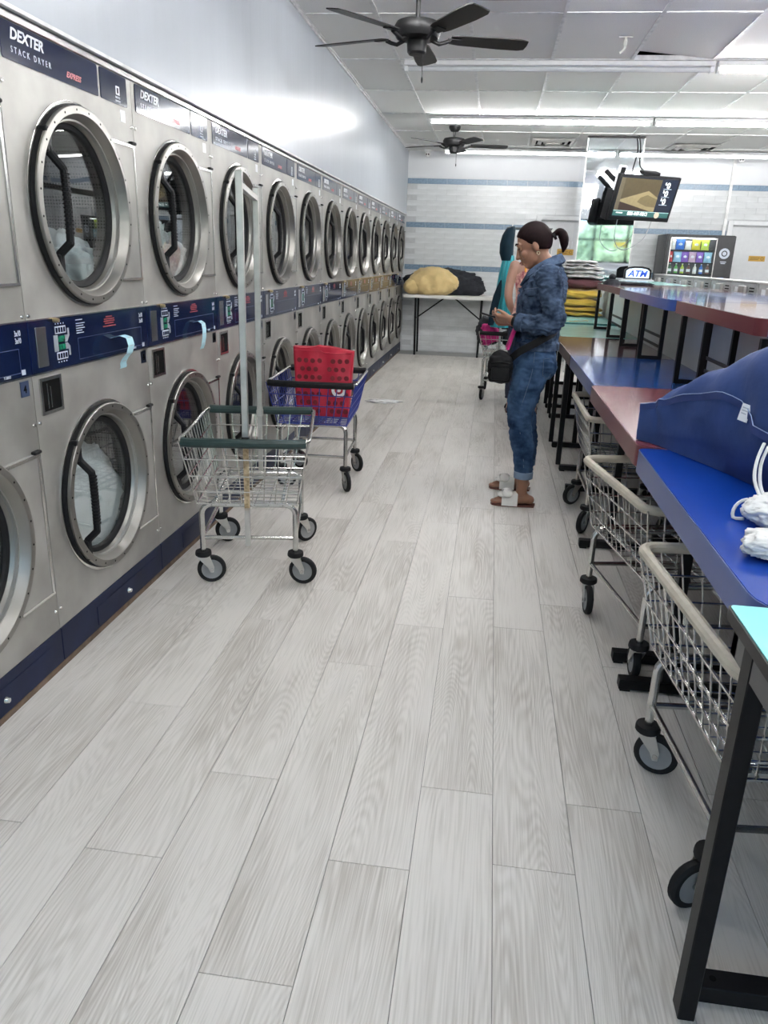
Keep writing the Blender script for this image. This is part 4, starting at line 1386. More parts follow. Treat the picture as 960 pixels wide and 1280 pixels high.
tv = empty('television', (1.70, 10.12, 2.185), label='flat television hung by the mirrored column, tilted down and to the right', cat='television')
tv.rotation_euler = (R(17), 0, R(27))
W2, H2 = .43, .255
MB().box(-W2, W2, -.02, .03, -H2, H2, bev=.008).build('cabinet', M_blackp, tv)
MB().box(-W2 + .08, W2 - .08, .03, .075, -H2 + .07, H2 - .07, bev=.012).build('back_cover', M_blackp, tv)
scr = boxes('screen', mat('screen_dark_blue', (.008, .012, .024), .12, emit=.3), tv, (-W2 + .03, W2 - .03, -.0225, -.0195, -H2 + .04, H2 - .025))


def flat(pts, m, name='picture_area', y=-.0228):
    M = Matrix(((1, 0, 0, 0), (0, 0, 1, y), (0, 1, 0, 0), (0, 0, 0, 1)))
    return MB().prism(pts, -.0004, 0, M).build(name, m, scr, smooth=0)


em = lambda n, c: mat(n, c, .3, emit=.32, var=.08, scale=30)
flat([(-.395, -.14), (.17, -.14), (.17, .22), (-.395, .22)], em('tv_brown_wall', (.055, .042, .022)))
flat([(-.395, -.14), (-.34, -.14), (-.34, .22), (-.395, .22)], em('tv_tan_edge', (.09, .075, .05)), y=-.0232)
flat([(-.34, -.14), (.17, -.14), (.17, .02), (.02, .09), (-.34, -.02)], em('tv_cream_tub', (.20, .16, .085)), y=-.0233)
flat([(-.34, -.14), (.12, -.14), (-.34, -.045)], em('tv_dark_floor', (.03, .018, .014)), y=-.0236)
flat([(-.10, -.04), (.04, -.085), (.17, -.09), (.17, .0), (.02, .045), (-.07, .01)], em('tv_tub_inside', (.11, .085, .042)), y=-.0236)
flat([(-.395, -.205), (.395, -.205), (.395, -.148), (-.395, -.148)], em('tv_teal_band', (.02, .075, .07)), y=-.0233)
flat([(-.395, -.150), (.395, -.150), (.395, -.143), (-.395, -.143)], em('tv_pale_line', (.35, .5, .5)), y=-.0237)
M_tvw = mat('tv_white', (.8, .85, .85), .4, emit=.9)
for z in (.135, .045, -.045):
    lettering('$', .04, M_tvw, scr, (.222, -.0238, z + .035), face=FACE_MY, bold=.0006)
    lettering('0', .095, M_tvw, scr, (.252, -.0238, z - .005), face=FACE_MY, bold=.001)
    flat([(.215, z - .016), (.33, z - .016), (.33, z - .008), (.215, z - .008)], M_dimw, y=-.0234)
lettering('800-447-9012', .056, M_tvw, scr, (-.19, -.0240, -.192), face=FACE_MY, bold=.0006, sx=.9)
flat([(-.35, -.175), (-.26, -.175), (-.26, -.165), (-.35, -.165)], M_tvw, y=-.0238)
MB().lathe([(0, 0), (.036, 0), (.036, .0006), (0, .0006)], 20, Matrix.Translation((.23, -.0236, -.178)) @ Matrix.Rotation(R(90), 4, 'X')).build('picture_area', em('tv_face', (.45, .36, .27)), scr)
MB().box(-.10, .13, .0, .10, H2, H2 + .035, bev=.006).build('cable_box', M_blackp, tv)
# bracket to the column
br = MB()
br.box(-.10, .10, .075, .10, -.12, .12)
br.build('mount_plate', M_blk, tv, smooth=0)
arm = MB().tube([(0, .09, 0), (-.05, .30, .02), (-.22, .60, .16)], .03, 8).build('mount_arm', M_blk, tv)
boxes('speaker_box', M_blackp, tv, (-W2 - .005, -W2 + .10, .03, .15, -H2 - .02, .06), bev=.006)
boxes('power_strip', M_white, tv, (-W2 + .02, -W2 + .10, .04, .09, .02, .33), bev=.004)
boxes('socket_block', M_blackp, tv, (-W2 + .03, -W2 + .085, .025, .04, .20, .315))


def cable(label, pts, r=.006, m=None):
    P_ = [Vector(cat(pts, k / 30)) for k in range(31)]
    o = MB().tube(P_, r, 6).build('cable', m or M_blackp, None)
    return tag(o, label, 'cable', 'television cables')


cable('black cable dropping from the ceiling to the television top', [(1.65, 10.72, 2.945), (1.68, 10.70, 2.8), (1.67, 10.55, 2.6), (1.69, 10.3, 2.50), (1.70, 10.2, 2.475)], .008)
cable('thin grey cable looping below the television towards the column', [(1.42, 10.065, 1.99), (1.41, 10.12, 1.75), (1.50, 10.3, 1.62), (1.62, 10.3, 1.62), (1.78, 10.25, 1.75), (1.86, 10.28, 1.99)], .005, mat('grey_cable', (.30, .31, .33), .5))

at = empty('atm_sign', (1.80, 10.50, 0), label='lit ATM topper sign in a dark frame right of the mirrored column', cat='sign')
boxes('machine', mat('grey_machine', (.35, .36, .37), .5), at, (-.21, .21, -.05, .28, 0, 1.26), bev=.01)
arc = [(-.165, 1.26), (.165, 1.26), (.165, 1.37), (.13, 1.40), (.05, 1.415), (-.05, 1.415), (-.13, 1.40), (-.165, 1.37)]
XZ = Matrix(((1, 0, 0, 0), (0, 0, 1, 0), (0, 1, 0, 0), (0, 0, 0, 1)))
MB().prism(arc, -.04, -.005, XZ).build('sign_frame', M_fan, at, smooth=30)
f_ = MB().prism([(x * .86, 1.275 + (z - 1.26) * .76) for x, z in arc], -.043, -.04, XZ).build('lit_face', mat('lit_sign_face', (.62, .80, 1.0), .4, emit=.42), at, smooth=0)
lettering('ATM', .105, mat('sign_blue', (.0, .06, .50), .4, emit=.1), f_, (-.118, -.0455, 1.292), face=FACE_MY, shear=.25, bold=.0028, sx=1.05)

# ================================================================== WASHERS AND SNACK MACHINE
M_wash = mat('washer_grey', (.36, .365, .36), .4, .3, var=.1, scale=10)
M_wash2 = mat('washer_console', (.30, .305, .30), .45, .2, var=.15, scale=30)
wash = None
onames = ['nearest the camera', 'second from the right edge', 'third from the right edge', 'in the middle of the row', 'fifth from the right edge', 'sixth from the right edge', 'second from the snack machine', 'next to the snack machine']
for k in range(8):
    y = 5.35 + k * .715
    if wash is None:
        w = empty('washing_machine')
        boxes('body', M_wash, w, (0, .68, .004, .70, 0, 1.03), bev=.006)
        lid = boxes('lid', M_wash, w, (.2, .66, .06, .64, 1.03, 1.045), bev=.004)
        con = boxes('console', M_wash2, w, (0, .16, .010, .694, 1.03, 1.315), bev=.008)
        boxes('console_cap', mat('pale_cap', (.52, .53, .52), .5), con, (-.005, .165, .008, .696, 1.315, 1.33), bev=.003)
        boxes('coin_box', M_galv, con, (-.03, 0, .26, .42, 1.20, 1.29), bev=.004)
        boxes('label', M_white, con, (-.003, 0, .50, .60, 1.235, 1.275))
        boxes('vent', M_black, con, (-.002, 0, .08, .20, 1.22, 1.23), (-.002, 0, .08, .20, 1.245, 1.255), (-.002, 0, .08, .20, 1.27, 1.28))
        wash = w
    else:
        w = copy_tree(wash)
    w.location = (2.12, y, 0)
    tag(w, 'grey top-loading washer behind the raised tables, ' + onames[k], 'washer', 'row of grey washers')

vm = empty('vending_machine', (2.815, 11.72, 0), label='black snack vending machine with a lit window against the back wall', cat='vending machine')
M_vm = mat('vending_black', (.022, .022, .024), .4, var=.15)
boxes('cabinet', M_vm, vm, (-.46, .46, .06, .70, .0, 1.86), bev=.008)
boxes('front_frame', M_vm, vm, (-.45, -.41, -.02, .06, .1, 1.85), (.205, .45, -.02, .06, .1, 1.85), (-.41, .205, -.02, .06, 1.815, 1.85), (-.41, .205, -.02, .06, .1, .55), bev=.004)
boxes('window_trim', M_galv, vm, (-.414, -.402, -.024, -.018, .55, 1.815), (.197, .209, -.024, -.018, .55, 1.815))
boxes('back_panel', mat('vending_inner', (.05, .05, .055), .5), vm, (-.41, .205, .055, .06, .55, 1.815))
for z in (1.655, 1.49, 1.34, 1.12, .9, .7):
    boxes('shelf', M_fan, vm, (-.405, .20, -.005, .055, z - .012, z))
MB().box(-.39, .19, .0, .02, 1.80, 1.815).build('lamp', mat('vending_lamp', (1, 1, 1), .5, emit=3), vm)
boxes('glass', M_wglass, vm, (-.405, .20, -.017, -.014, .55, 1.812))
boxes('keypad', M_blackp, vm, (.26, .38, -.026, -.02, 1.05, 1.2), bev=.003)
boxes('coin_panel', mat('blue_coin_panel', (.05, .18, .55), .4, emit=.3), vm, (.28, .36, -.024, -.02, 1.42 - .18, 1.48 - .18))
MB().lathe([(.04, 0), (.07, 0), (.07, .002), (.04, .002)], 28, Matrix.Translation((.325, -.0215, 1.62)) @ Matrix.Rotation(R(90), 4, 'X'), closed=True).build('emblem_ring', M_dimw, vm)
MB().lathe([(0, 0), (.026, 0), (.026, .002), (0, .002)], 20, Matrix.Translation((.325, -.0215, 1.62)) @ Matrix.Rotation(R(90), 4, 'X')).build('emblem_dot', M_dimw, vm)
boxes('emblem_bar', M_dimw, vm, (.285, .365, -.0225, -.0205, 1.505, 1.515), (.295, .355, -.0225, -.0205, 1.485, 1.495))
pal = {'white': (.75, .72, .66), 'blue': (.03, .16, .60), 'yellow': (.78, .68, .06), 'lime': (.55, .72, .08), 'green': (.12, .48, .10), 'red': (.60, .04, .05), 'violet': (.22, .10, .48), 'pink': (.62, .42, .55), 'sky blue': (.30, .55, .72), 'dark green': (.05, .16, .08), 'brown': (.16, .07, .05), 'orange': (.75, .32, .05)}


def packet(x, z, w, h, c, label, bottle=False):
    t = empty('drink_bottle' if bottle else 'snack_bag', (2.815 + x, 11.72 + .025, z), label=label, cat='bottle' if bottle else 'snack', group='snacks in the vending machine')
    m = mat('pack_' + c.replace(' ', '_'), pal[c], .3, var=.12, scale=30)
    if bottle:
        MB().lathe([(0, 0), (w / 2, 0), (w / 2, h * .55), (w / 2 * .85, h * .7), (w * .18, h * .86), (w * .18, h), (0, h)], 14).build('bottle_body', m, t)
        MB().lathe([(0, h), (w * .2, h), (w * .2, h + .012), (0, h + .012)], 10).build('cap', M_white, t)
        MB().lathe([(w / 2 + .001, h * .2), (w / 2 + .001, h * .5), (w / 2 - .002, h * .5), (w / 2 - .002, h * .2)], 14, closed=True).build('label', M_white, t)
    else:
        b = []
        for i in range(9):
            f = i / 8
            d = .022 * math.sin(math.pi * f) ** .6 + .0015
            ww = w / 2 * (1 - .08 * math.sin(math.pi * f))
            b.append([(ww * math.cos(a), d * math.sin(a) * (1 if True else 1), h * f) for a in [2 * math.pi * k / 14 for k in range(14)]])
        p = MB().loft(b).build('pouch', m, t)
        MB().ell((0, -.019, h * .52), (w * .24, .005, h * .16), seg=10, rings=6).build('print', M_white, t)


for k, (c, w) in enumerate((('white', .07), ('blue', .12), ('white', .09), ('yellow', .12), ('lime', .11))):
    packet(-.365 + (0, .095, .205, .31, .43)[k], 1.656, w, (.13, .135, .12, .135, .135)[k], c, 'top shelf snack bag, %s in the vending machine, %s' % (c, ('leftmost', 'second from left', 'middle', 'second from right', 'rightmost')[k]))
for k, c in enumerate(('red', 'sky blue', 'violet', 'pink', 'violet', 'sky blue')):
    packet(-.375 + (0, .09, .19, .29, .39, .50)[k], 1.491, (.05, .11, .10, .10, .10, .11)[k], .14, c, 'second shelf snack bag, %s, %s in its row' % (c, ('first', 'second', 'third', 'fourth', 'fifth', 'last')[k]))
for k, c in enumerate(('dark green', 'green', 'lime', 'brown', 'white', 'blue', 'brown')):
    packet(-.37 + k * .085, 1.341, .05, .12, c, 'third shelf drink bottle, %s, %s in its row' % (c, ('first', 'second', 'third', 'fourth', 'fifth', 'sixth', 'last')[k]), True)

# ================================================================== PEOPLE
M_skin = mat('skin_tan', (.29, .145, .09), .5, var=.06, scale=14, sss=.12)
M_skin2 = mat('skin_fair', (.56, .33, .25), .5, var=.06, scale=14, sss=.12)
M_denim = mat('denim_jeans', (.014, .036, .09), .9, var=.35, scale=11, bump=.5, bscale=26, c2=(.046, .088, .165), spec=.12)
M_denimj = mat('denim_jacket', (.014, .027, .058), .9, var=.35, scale=20, bump=.8, bscale=22, c2=(.058, .086, .138), spec=.12)
M_stitch = mat('denim_stitch', (.085, .12, .18), .8)
M_pink = mat('magenta_top', (.58, .02, .20), .7, var=.12, scale=9)
M_hair = mat('dark_brown_hair', (.009, .003, .0035), .6, spec=.12, var=.4, scale=30, stretch=(1, 8, 1))
M_blackf = mat('black_nylon', (.006, .006, .007), .6, spec=.2, var=.4, scale=12, bump=.3, bscale=25)


def tub(mb, pts, seg=14, M=None):
    """tapering limb: list of (x, y, z, r) joints, rounded ends"""
    P_ = [cat(pts, k / (len(pts) * 4)) for k in range(len(pts) * 4 + 1)]
    mb.tube([p[:3] for p in P_], [p[3] for p in P_], seg, M=M)
    for p in (P_[0], P_[-1]): mb.ell(p[:3], (p[3],) * 3, seg=12, rings=8, M=M)
    return mb


def torso(mb, st, seg=28):
    """st: (f, z, half depth, half width)"""
    rings = []
    n = len(st) * 4
    for k in range(n + 1):
        f, z, d, w = cat(st, k / n)
        rings.append([(f + d * math.cos(a), w * math.sin(a) * (1 - .06 * abs(math.cos(a))), z) for a in [2 * math.pi * j / seg for j in range(seg)]])
    return mb.loft(rings)


def head(mb, Mh):
    mb.ell((-.012, 0, .022), (.098, .074, .098), M=Mh, seg=24, rings=16)
    mb.ell((.030, 0, -.035), (.062, .060, .080), M=Mh, seg=20, rings=14)
    mb.ell((.052, 0, -.092), (.034, .034, .026), M=Mh)                       # chin
    tub(mb, [(.082, 0, .022, .008), (.098, 0, -.012, .010), (.108, 0, -.036, .012)], M=Mh)    # nose
    for s in (-1, 1):
        mb.ell((.094, s * .012, -.040), (.010, .008, .008), M=Mh, seg=10, rings=8)
        mb.ell((.078, s * .031, .030), (.016, .026, .010), M=Mh, seg=10, rings=8)      # brow
        mb.ell((.066, s * .044, -.030), (.022, .020, .022), M=Mh, seg=10, rings=8)     # cheek
        mb.ell((-.004, s * .074, -.012), (.018, .010, .032), M=Mh, seg=10, rings=8)    # ear
        mb.ell((.080, s * .030, .010), (.011, .015, .012), M=Mh, seg=10, rings=8)
    mb.ell((.090, 0, -.064), (.011, .022, .008), M=Mh, seg=10, rings=8)
    mb.ell((.087, 0, -.077), (.011, .020, .008), M=Mh, seg=10, rings=8)


def hand(mb, wrist, tip_dir, palm_n, side, curl_=.6, size=1.0):
    """palm with four fingers and a thumb; side = +1 when the thumb lies towards +side vector"""
    d = Vector(tip_dir).normalized()
    n = Vector(palm_n); n = (n - d * n.dot(d)).normalized()
    s = d.cross(n) * side
    w = Vector(wrist)
    k = size

    def pt(a, b, c): return w + d * a * k + s * b * k + n * c * k
    for b in (-.028, -.010, .010, .027):
        tub(mb, [(*pt(-.01, b * .6, 0), .017 * k), (*pt(.035, b * .9, 0), .0145 * k), (*pt(.075, b, 0), .012 * k)], 10)
    for b, L_ in ((-.030, .058), (-.011, .072), (.010, .078), (.029, .070)):
        c1_, c2_ = curl_, curl_ * 1.7
        p0 = (.078, b, .0)
        a1 = L_ * .48
        p1 = (p0[0] + a1 * math.cos(c1_), b, a1 * math.sin(c1_))
        a2 = L_ * .56
        p2 = (p1[0] + a2 * math.cos(c2_), b, p1[2] + a2 * math.sin(c2_))
        tub(mb, [(*pt(*p0), .0092 * k), (*pt(*p1), .0084 * k), (*pt(*p2), .0070 * k)], 10)
    tub(mb, [(*pt(.012, .022, .004), .014 * k), (*pt(.040, .042, .014), .0115 * k), (*pt(.068, .046, .026), .0098 * k), (*pt(.090, .040, .036), .0080 * k)], 10)


def foot(mb, x, y, L_=.21):
    tub(mb, [(x - .055, y, .040, .026), (x - .02, y, .050, .036), (x + .05, y, .040, .034), (x + .105, y, .030, .030), (x + .14, y, .026, .020)], 12)
    mb.ell((x - .058, y, .042), (.030, .030, .028))
    for k, (dy, L2) in enumerate(((-.026, .155), (-.012, .168), (.002, .170), (.015, .165), (.028, .152))):
        tub(mb, [(x + .11, y + dy, .027, .012), (x + L2, y + dy * 1.05, .022, .0095)], 8)


def fold_fn(scale, amp, seed):
    def f(co):
        n = noise.noise(co * scale + Vector((seed, 0, 0)))
        m = abs(noise.noise(Vector((co.x * scale * 1.3, co.y * scale * 1.3, co.z * scale * 3.2)) + Vector((0, seed, 0))))
        return amp * (n * .5 - m * 1.1 + .25)
    return f


# ---------------- woman in denim, facing left (-x)
wm = empty('person', (.235, 4.72, 0), math.pi, label='woman in denim jacket and jeans looking down at her phone', cat='person')
B = MB()
Mh = Matrix.Translation((.022, 0, 1.515)) @ Matrix.Rotation(R(24), 4, 'Y')
head(B, Mh)
tub(B, [(-.075, 0, 1.36, .062), (-.055, 0, 1.41, .053), (-.025, 0, 1.455, .049), (-.01, 0, 1.49, .052)])
TOR = [(-.035, .80, .115, .165), (-.035, .87, .120, .172), (-.03, .98, .100, .135), (-.03, 1.06, .098, .128), (-.035, 1.16, .112, .145), (-.045, 1.26, .118, .158), (-.060, 1.34, .095, .165), (-.068, 1.385, .066, .125)]
torso(B, TOR)
LEGL = [(-.032, .085, .86, .092), (-.012, .095, .74, .090), (.018, .115, .60, .074), (.012, .14, .47, .058), (-.020, .160, .33, .056), (-.030, .178, .20, .041), (-.028, .185, .11, .034), (-.028, .187, .075, .036)]
LEGR = [(-.032, -.085, .86, .092), (-.025, -.095, .74, .088), (.0, -.115, .60, .072), (-.03, -.135, .47, .056), (-.055, -.15, .33, .055), (-.062, -.158, .20, .040), (-.050, -.16, .11, .034), (-.045, -.16, .075, .036)]
for L_ in (LEGL, LEGR): tub(B, L_)
foot(B, -.022, .189); foot(B, -.02 + .01, -.162)
ARML = [(-.065, .165, 1.345, .050), (-.090, .195, 1.24, .046), (-.120, .212, 1.105, .040), (-.03, .205, 1.085, .038), (.07, .165, 1.092, .031), (.118, .138, 1.100, .025)]
ARMR = [(-.065, -.165, 1.345, .050), (-.075, -.205, 1.24, .046), (-.10, -.215, 1.11, .040), (-.01, -.165, 1.075, .038), (.08, -.075, 1.075, .031), (.125, -.028, 1.080, .025)]
tub(B, ARML); tub(B, ARMR)
hand(B, (.122, .136, 1.102), (.93, -.33, .0), (.25, -.75, .62), -1, .75, .92)
hand(B, (.128, -.026, 1.080), (.95, .30, -.02), (.2, .55, .8), 1, .75, .92)
skin = remesh('body', B, M_skin, .0052, wm, 3)
# jeans
J = MB()
torso(J, [(-.035, .775, .118, .158), (-.037, .83, .137, .190), (-.036, .88, .134, .188), (-.032, .95, .122, .160), (-.03, 1.00, .114, .150)])
grow = lambda L_, a, n, e=0: [(x, y, z, r + a) for x, y, z, r in L_[:n]]
for L_ in (LEGL, LEGR):
    j = grow(L_, .011, 6)
    x, y, z, r = L_[5]
    P_ = [cat(j, k / 32) for k in range(33)]
    J.tube([p[:3] for p in P_], [p[3] for p in P_], 18)
    J.ell((L_[0][0] - .02, L_[0][1], .84), (.125, .098, .10))
jeans = remesh('jeans', J, M_denim, .006, wm, 3, fold_fn(13, .010, 2.0))
for L_ in (LEGL, LEGR):
    x, y, z, r = L_[5]
    MB().lathe([(r + .010, -.022), (r + .0165, -.020), (r + .0175, .020), (r + .0125, .023)], 24, Matrix.Translation((x, y, z - .004)), closed=True).build('cuff', mat('pale_denim_cuff', (.16, .22, .32), .85, var=.15), jeans)
ss = MB()
ss.tube([Vector(cat([(-.03, .190, .93), (-.025, .193, .82), (.0, .197, .70), (.02, .196, .60), (.015, .203, .47), (-.015, .222, .33), (-.03, .226, .21)], k / 24)) for k in range(25)], .0016, 5)
pk = [(-.118, .150, .895), (-.085, .177, .892), (-.088, .181, .80), (-.11, .166, .775), (-.135, .145, .79)]
ss.tube(pk + [pk[0]], .0016, 5)
ss.build('stitching', M_stitch, jeans)
# magenta top: hem and neck show
T_ = MB()
torso(T_, [(-.030, .985, .106, .142), (-.03, 1.02, .103, .140), (-.03, 1.1, .100, .134), (-.040, 1.22, .112, .148), (-.05, 1.32, .100, .148), (-.058, 1.37, .080, .12)])
top = remesh('magenta_top', T_, M_pink, .007, wm, 2)
co = MB()
co.tube([(.05, .028, 1.30), (.02, .045, 1.36), (-.03, .058, 1.405), (-.085, .04, 1.425), (-.105, 0, 1.428), (-.085, -.04, 1.425), (-.03, -.058, 1.405), (.02, -.045, 1.36), (.05, -.028, 1.30)], .012, 8)
co.build('neckline', M_pink, top)
fl = MB()
fl.loft([[(.080 + .045 * f + .008 * math.sin(a) + .006 * math.sin(3 * a), .04 + (.07 + .03 * f) * math.cos(a), 1.075 - .145 * f) for a in [2 * math.pi * k / 24 for k in range(24)]] for f in (0, .25, .5, .75, 1)])
fl.build('front_hem', M_pink, top)
# jacket
K = MB()
torso(K, [(-.045, .935, .128, .172), (-.045, 1.0, .128, .165), (-.045, 1.08, .124, .160), (-.048, 1.18, .134, .172), (-.055, 1.27, .136, .182), (-.068, 1.34, .116, .182), (-.075, 1.385, .088, .145), (-.075, 1.41, .070, .10)])
for L_ in (ARML, ARMR):
    j = [(x, y, z, r + .018) for x, y, z, r in L_[:4]] + [(L_[4][0], L_[4][1], L_[4][2], L_[4][3] + .016)]
    P_ = [cat(j, k / 28) for k in range(29)]
    K.tube([p[:3] for p in P_], [p[3] for p in P_], 18)
    K.ell(j[0][:3], (.072, .066, .072))
    K.ell(j[2][:3], (.058, .058, .058))
jk = remesh('denim_jacket', K, M_denimj, .006, wm, 3, fold_fn(15, .018, 5.0))
C_ = MB()
for s in (-1, 1):
    ring = [(.045, s * .035, 1.33), (.02, s * .060, 1.375), (-.045, s * .082, 1.425), (-.110, s * .060, 1.455), (-.130, 0, 1.465)]
    P_ = [Vector(cat(ring, k / 12)) for k in range(13)]
    vs, fs = [], []
    for i, p in enumerate(P_):
        o_ = Vector((p.x + .05, p.y, 0)).normalized()
        f = i / 12
        vs += [p, p + o_ * .010 + Vector((0, 0, .012)), p + o_ * .038 + Vector((.0, 0, -.040 + .012 * f)), p + o_ * .030 + Vector((0, 0, -.044))]
    for i in range(12):
        for k in range(4): fs.append((i * 4 + k, i * 4 + (k + 1) % 4, i * 4 + 4 + (k + 1) % 4, i * 4 + 4 + k))
    C_.add(vs, fs)
C_.build('collar', M_denimj, jk, smooth=60)
wb2_ = MB()
wb2_.loft([[(-.045 + d * math.cos(a), w * math.sin(a) * (1 - .06 * abs(math.cos(a))), z) for a in [2 * math.pi * j / 40 for j in range(40)]] for z, d, w in ((.930, .125, .169), (.932, .135, .179), (.972, .1345, .176), (.975, .124, .166))]).build('waistband', M_denimj, jk, smooth=60)
S_ = MB()
S_.tube([Vector(cat([(.06, .155, 1.275), (.0, .192, 1.285), (-.06, .198, 1.30)], k / 8)) for k in range(9)], .0016, 5)
S_.tube([Vector(cat([(.090, .085, 1.28), (.092, .085, 1.12), (.088, .085, .95)], k / 8)) for k in range(9)], .002, 5)
S_.tube([Vector(cat([(-.065, .213, 1.37), (-.095, .225, 1.335), (-.12, .21, 1.27), (-.10, .20, 1.22)], k / 8)) for k in range(9)], .0016, 5)
S_.build('stitching', M_stitch, jk)
F_ = MB()
F_.box(-.04, .04, -.004, .004, -.015, .015, M=Matrix.Translation((.022, .152, 1.255)) @ Matrix.Rotation(R(-36), 4, 'Z'), bev=.003)
F_.build('pocket_flap', M_denimj, jk)
x, y, z, r = ARML[4]
dd = (Vector(ARML[5][:3]) - Vector(ARML[4][:3])).normalized()
for A_ in (ARML, ARMR):
    p = Vector(A_[4][:3]); d_ = (Vector(A_[5][:3]) - p).normalized()
    MB().lathe([(A_[4][3] + .013, -.035), (A_[4][3] + .022, -.033), (A_[4][3] + .021, .012), (A_[4][3] + .012, .014)], 20, Matrix.Translation(p) @ d_.to_track_quat('Z', 'Y').to_matrix().to_4x4(), closed=True).build('sleeve_cuff', M_denimj, jk)
p = Vector(ARML[4][:3]).lerp(Vector(ARML[5][:3]), .55); d_ = (Vector(ARML[5][:3]) - Vector(ARML[4][:3])).normalized()
MB().lathe([(.027, -.009), (.031, -.009), (.031, .009), (.027, .009)], 20, Matrix.Translation(p) @ d_.to_track_quat('Z', 'Y').to_matrix().to_4x4(), closed=True).build('wristband', M_blackf, wm)
# hair pulled back into a ponytail
Hh = MB()
seg, rg = 32, 22
vs, fs = [], []
for i in range(rg + 1):
    t_ = math.pi * i / rg
    for k in range(seg):
        a = 2 * math.pi * k / seg
        u = Vector((math.sin(t_) * math.cos(a), math.sin(t_) * math.sin(a), math.cos(t_)))
        # hairline: above the forehead, in front of and behind the ear, down to the nape
        front = u.x * .80 - u.z * .62 + .08 * abs(u.y)
        below = -u.z * 1.0 - .50 + u.x * .35
        cover = min(.47 - front, -below + .12)
        sgn = max(0, min(1, cover / .12))
        rad = .88 + .185 * sgn
        vs.append((-.012 + u.x * .098 * rad, u.y * .0745 * rad, .022 + u.z * .099 * rad))
for i in range(rg):
    for k in range(seg): fs.append((i * seg + k, i * seg + (k + 1) % seg, (i + 1) * seg + (k + 1) % seg, (i + 1) * seg + k))
Hh.add(vs, fs, Mh)
hair = Hh.build('hair', M_hair, wm, smooth=70)
pt_ = MB()
tub(pt_, [(-.088, 0, .040, .017), (-.112, 0, .058, .013), (-.140, 0, .068, .024), (-.164, 0, .046, .028), (-.172, 0, .0, .022), (-.168, .0, -.035, .007)], 14, M=Matrix.Translation((.022, 0, 1.515)) @ Matrix.Rotation(R(2), 4, 'Y'))
po = pt_.build('ponytail', M_hair, hair, smooth=70)
MB().lathe([(.012, -.007), (.020, -.007), (.020, .007), (.012, .007)], 16, Matrix.Translation((-.092, 0, 1.565)) @ Matrix.Rotation(R(-60), 4, 'Y'), closed=True).build('hair_tie', M_blackf, hair)
# face details
for s in (-1, 1):
    e = MB().tube([Mh @ Vector(p) for p in ((.092, s * .020, .011), (.089, s * .032, .008), (.080, s * .044, .010))], .0028, 6)
    e.build('eyelashes', M_hair, wm)
    MB().tube([Mh @ Vector(p) for p in ((.096, s * .016, .036), (.092, s * .034, .042), (.078, s * .050, .036))], .0034, 6).build('eyebrow', M_hair, wm)
    MB().lathe([(.0075, -.0018), (.0095, -.0018), (.0095, .0018), (.0075, .0018)], 14, Mh @ Matrix.Translation((-.006, s * .084, -.050)) @ Matrix.Rotation(R(90), 4, 'X'), closed=True).build('earring', mat('pearl_gold', (.75, .62, .40), .25, .9), wm)
MB().ell((.1005, 0, -.0655), (.006, .021, .0055), M=Mh, seg=12, rings=8).ell((.097, 0, -.0765), (.006, .019, .0055), M=Mh, seg=12, rings=8).build('lips', mat('lips', (.38, .13, .11), .4), wm)
# sandals
M_sole = mat('brown_sole', (.10, .03, .02), .55)
M_strap = mat('white_strap', (.80, .78, .74), .6)
for sx, sy in ((-.022, .189), (-.010, -.162)):
    sd = empty('sandal', (sx, sy, 0)); sd.parent = wm
    pts = [(-.095, -.028), (-.085, .028), (-.02, .034), (.06, .042), (.13, .042), (.168, .026), (.176, 0), (.165, -.028), (.12, -.040), (.05, -.036), (-.03, -.030)]
    sole = MB().prism(pts[::-1], 0, .014).build('sole', M_sole, sd)
    st = MB()
    st.loft([[(.015 + .095 * f, (.047 + .002 * k_) * math.cos(a), .008 + (.086 - .034 * f + .002 * k_) * math.sin(a)) for a in [math.pi * j / 14 for j in range(15)]] + [(.015 + .095 * f, (.043 + .002 * k_) * math.cos(a), .008 + (.081 - .034 * f + .002 * k_) * math.sin(a)) for a in [math.pi * j / 14 for j in range(14, -1, -1)]] for f, k_ in ((0, 0), (.5, 1), (1, 0))])
    sp_ = st.build('strap', M_strap, sd, smooth=50)
    bo = MB()
    for s in (-1, 1):
        bo.ell((.080, s * .030, .082), (.034, .034, .017), seg=12, rings=8, Rm=Matrix.Rotation(R(-25 * s), 3, 'X'))
        bo.ell((.105, s * .020, .066), (.034, .022, .012), seg=12, rings=8)
    bo.ell((.080, 0, .086), (.018, .014, .017), seg=12, rings=8)
    bo.build('bow', M_strap, sp_)
# phone, own thing in the hands
ph = empty('phone', (.235 - .228, 4.72 - .052, 1.110), math.pi, label='dark smartphone held in the woman\'s hands', cat='phone')
ph.rotation_euler = (R(6), R(-14), math.pi)
MB().box(-.072, .072, -.036, .036, -.004, .004, bev=.003).build('case', M_blackp, ph)
MB().box(-.066, .066, -.032, .032, .004, .0046).build('screen', mat('phone_screen', (.10, .12, .16), .1, emit=.4), ph, smooth=0)
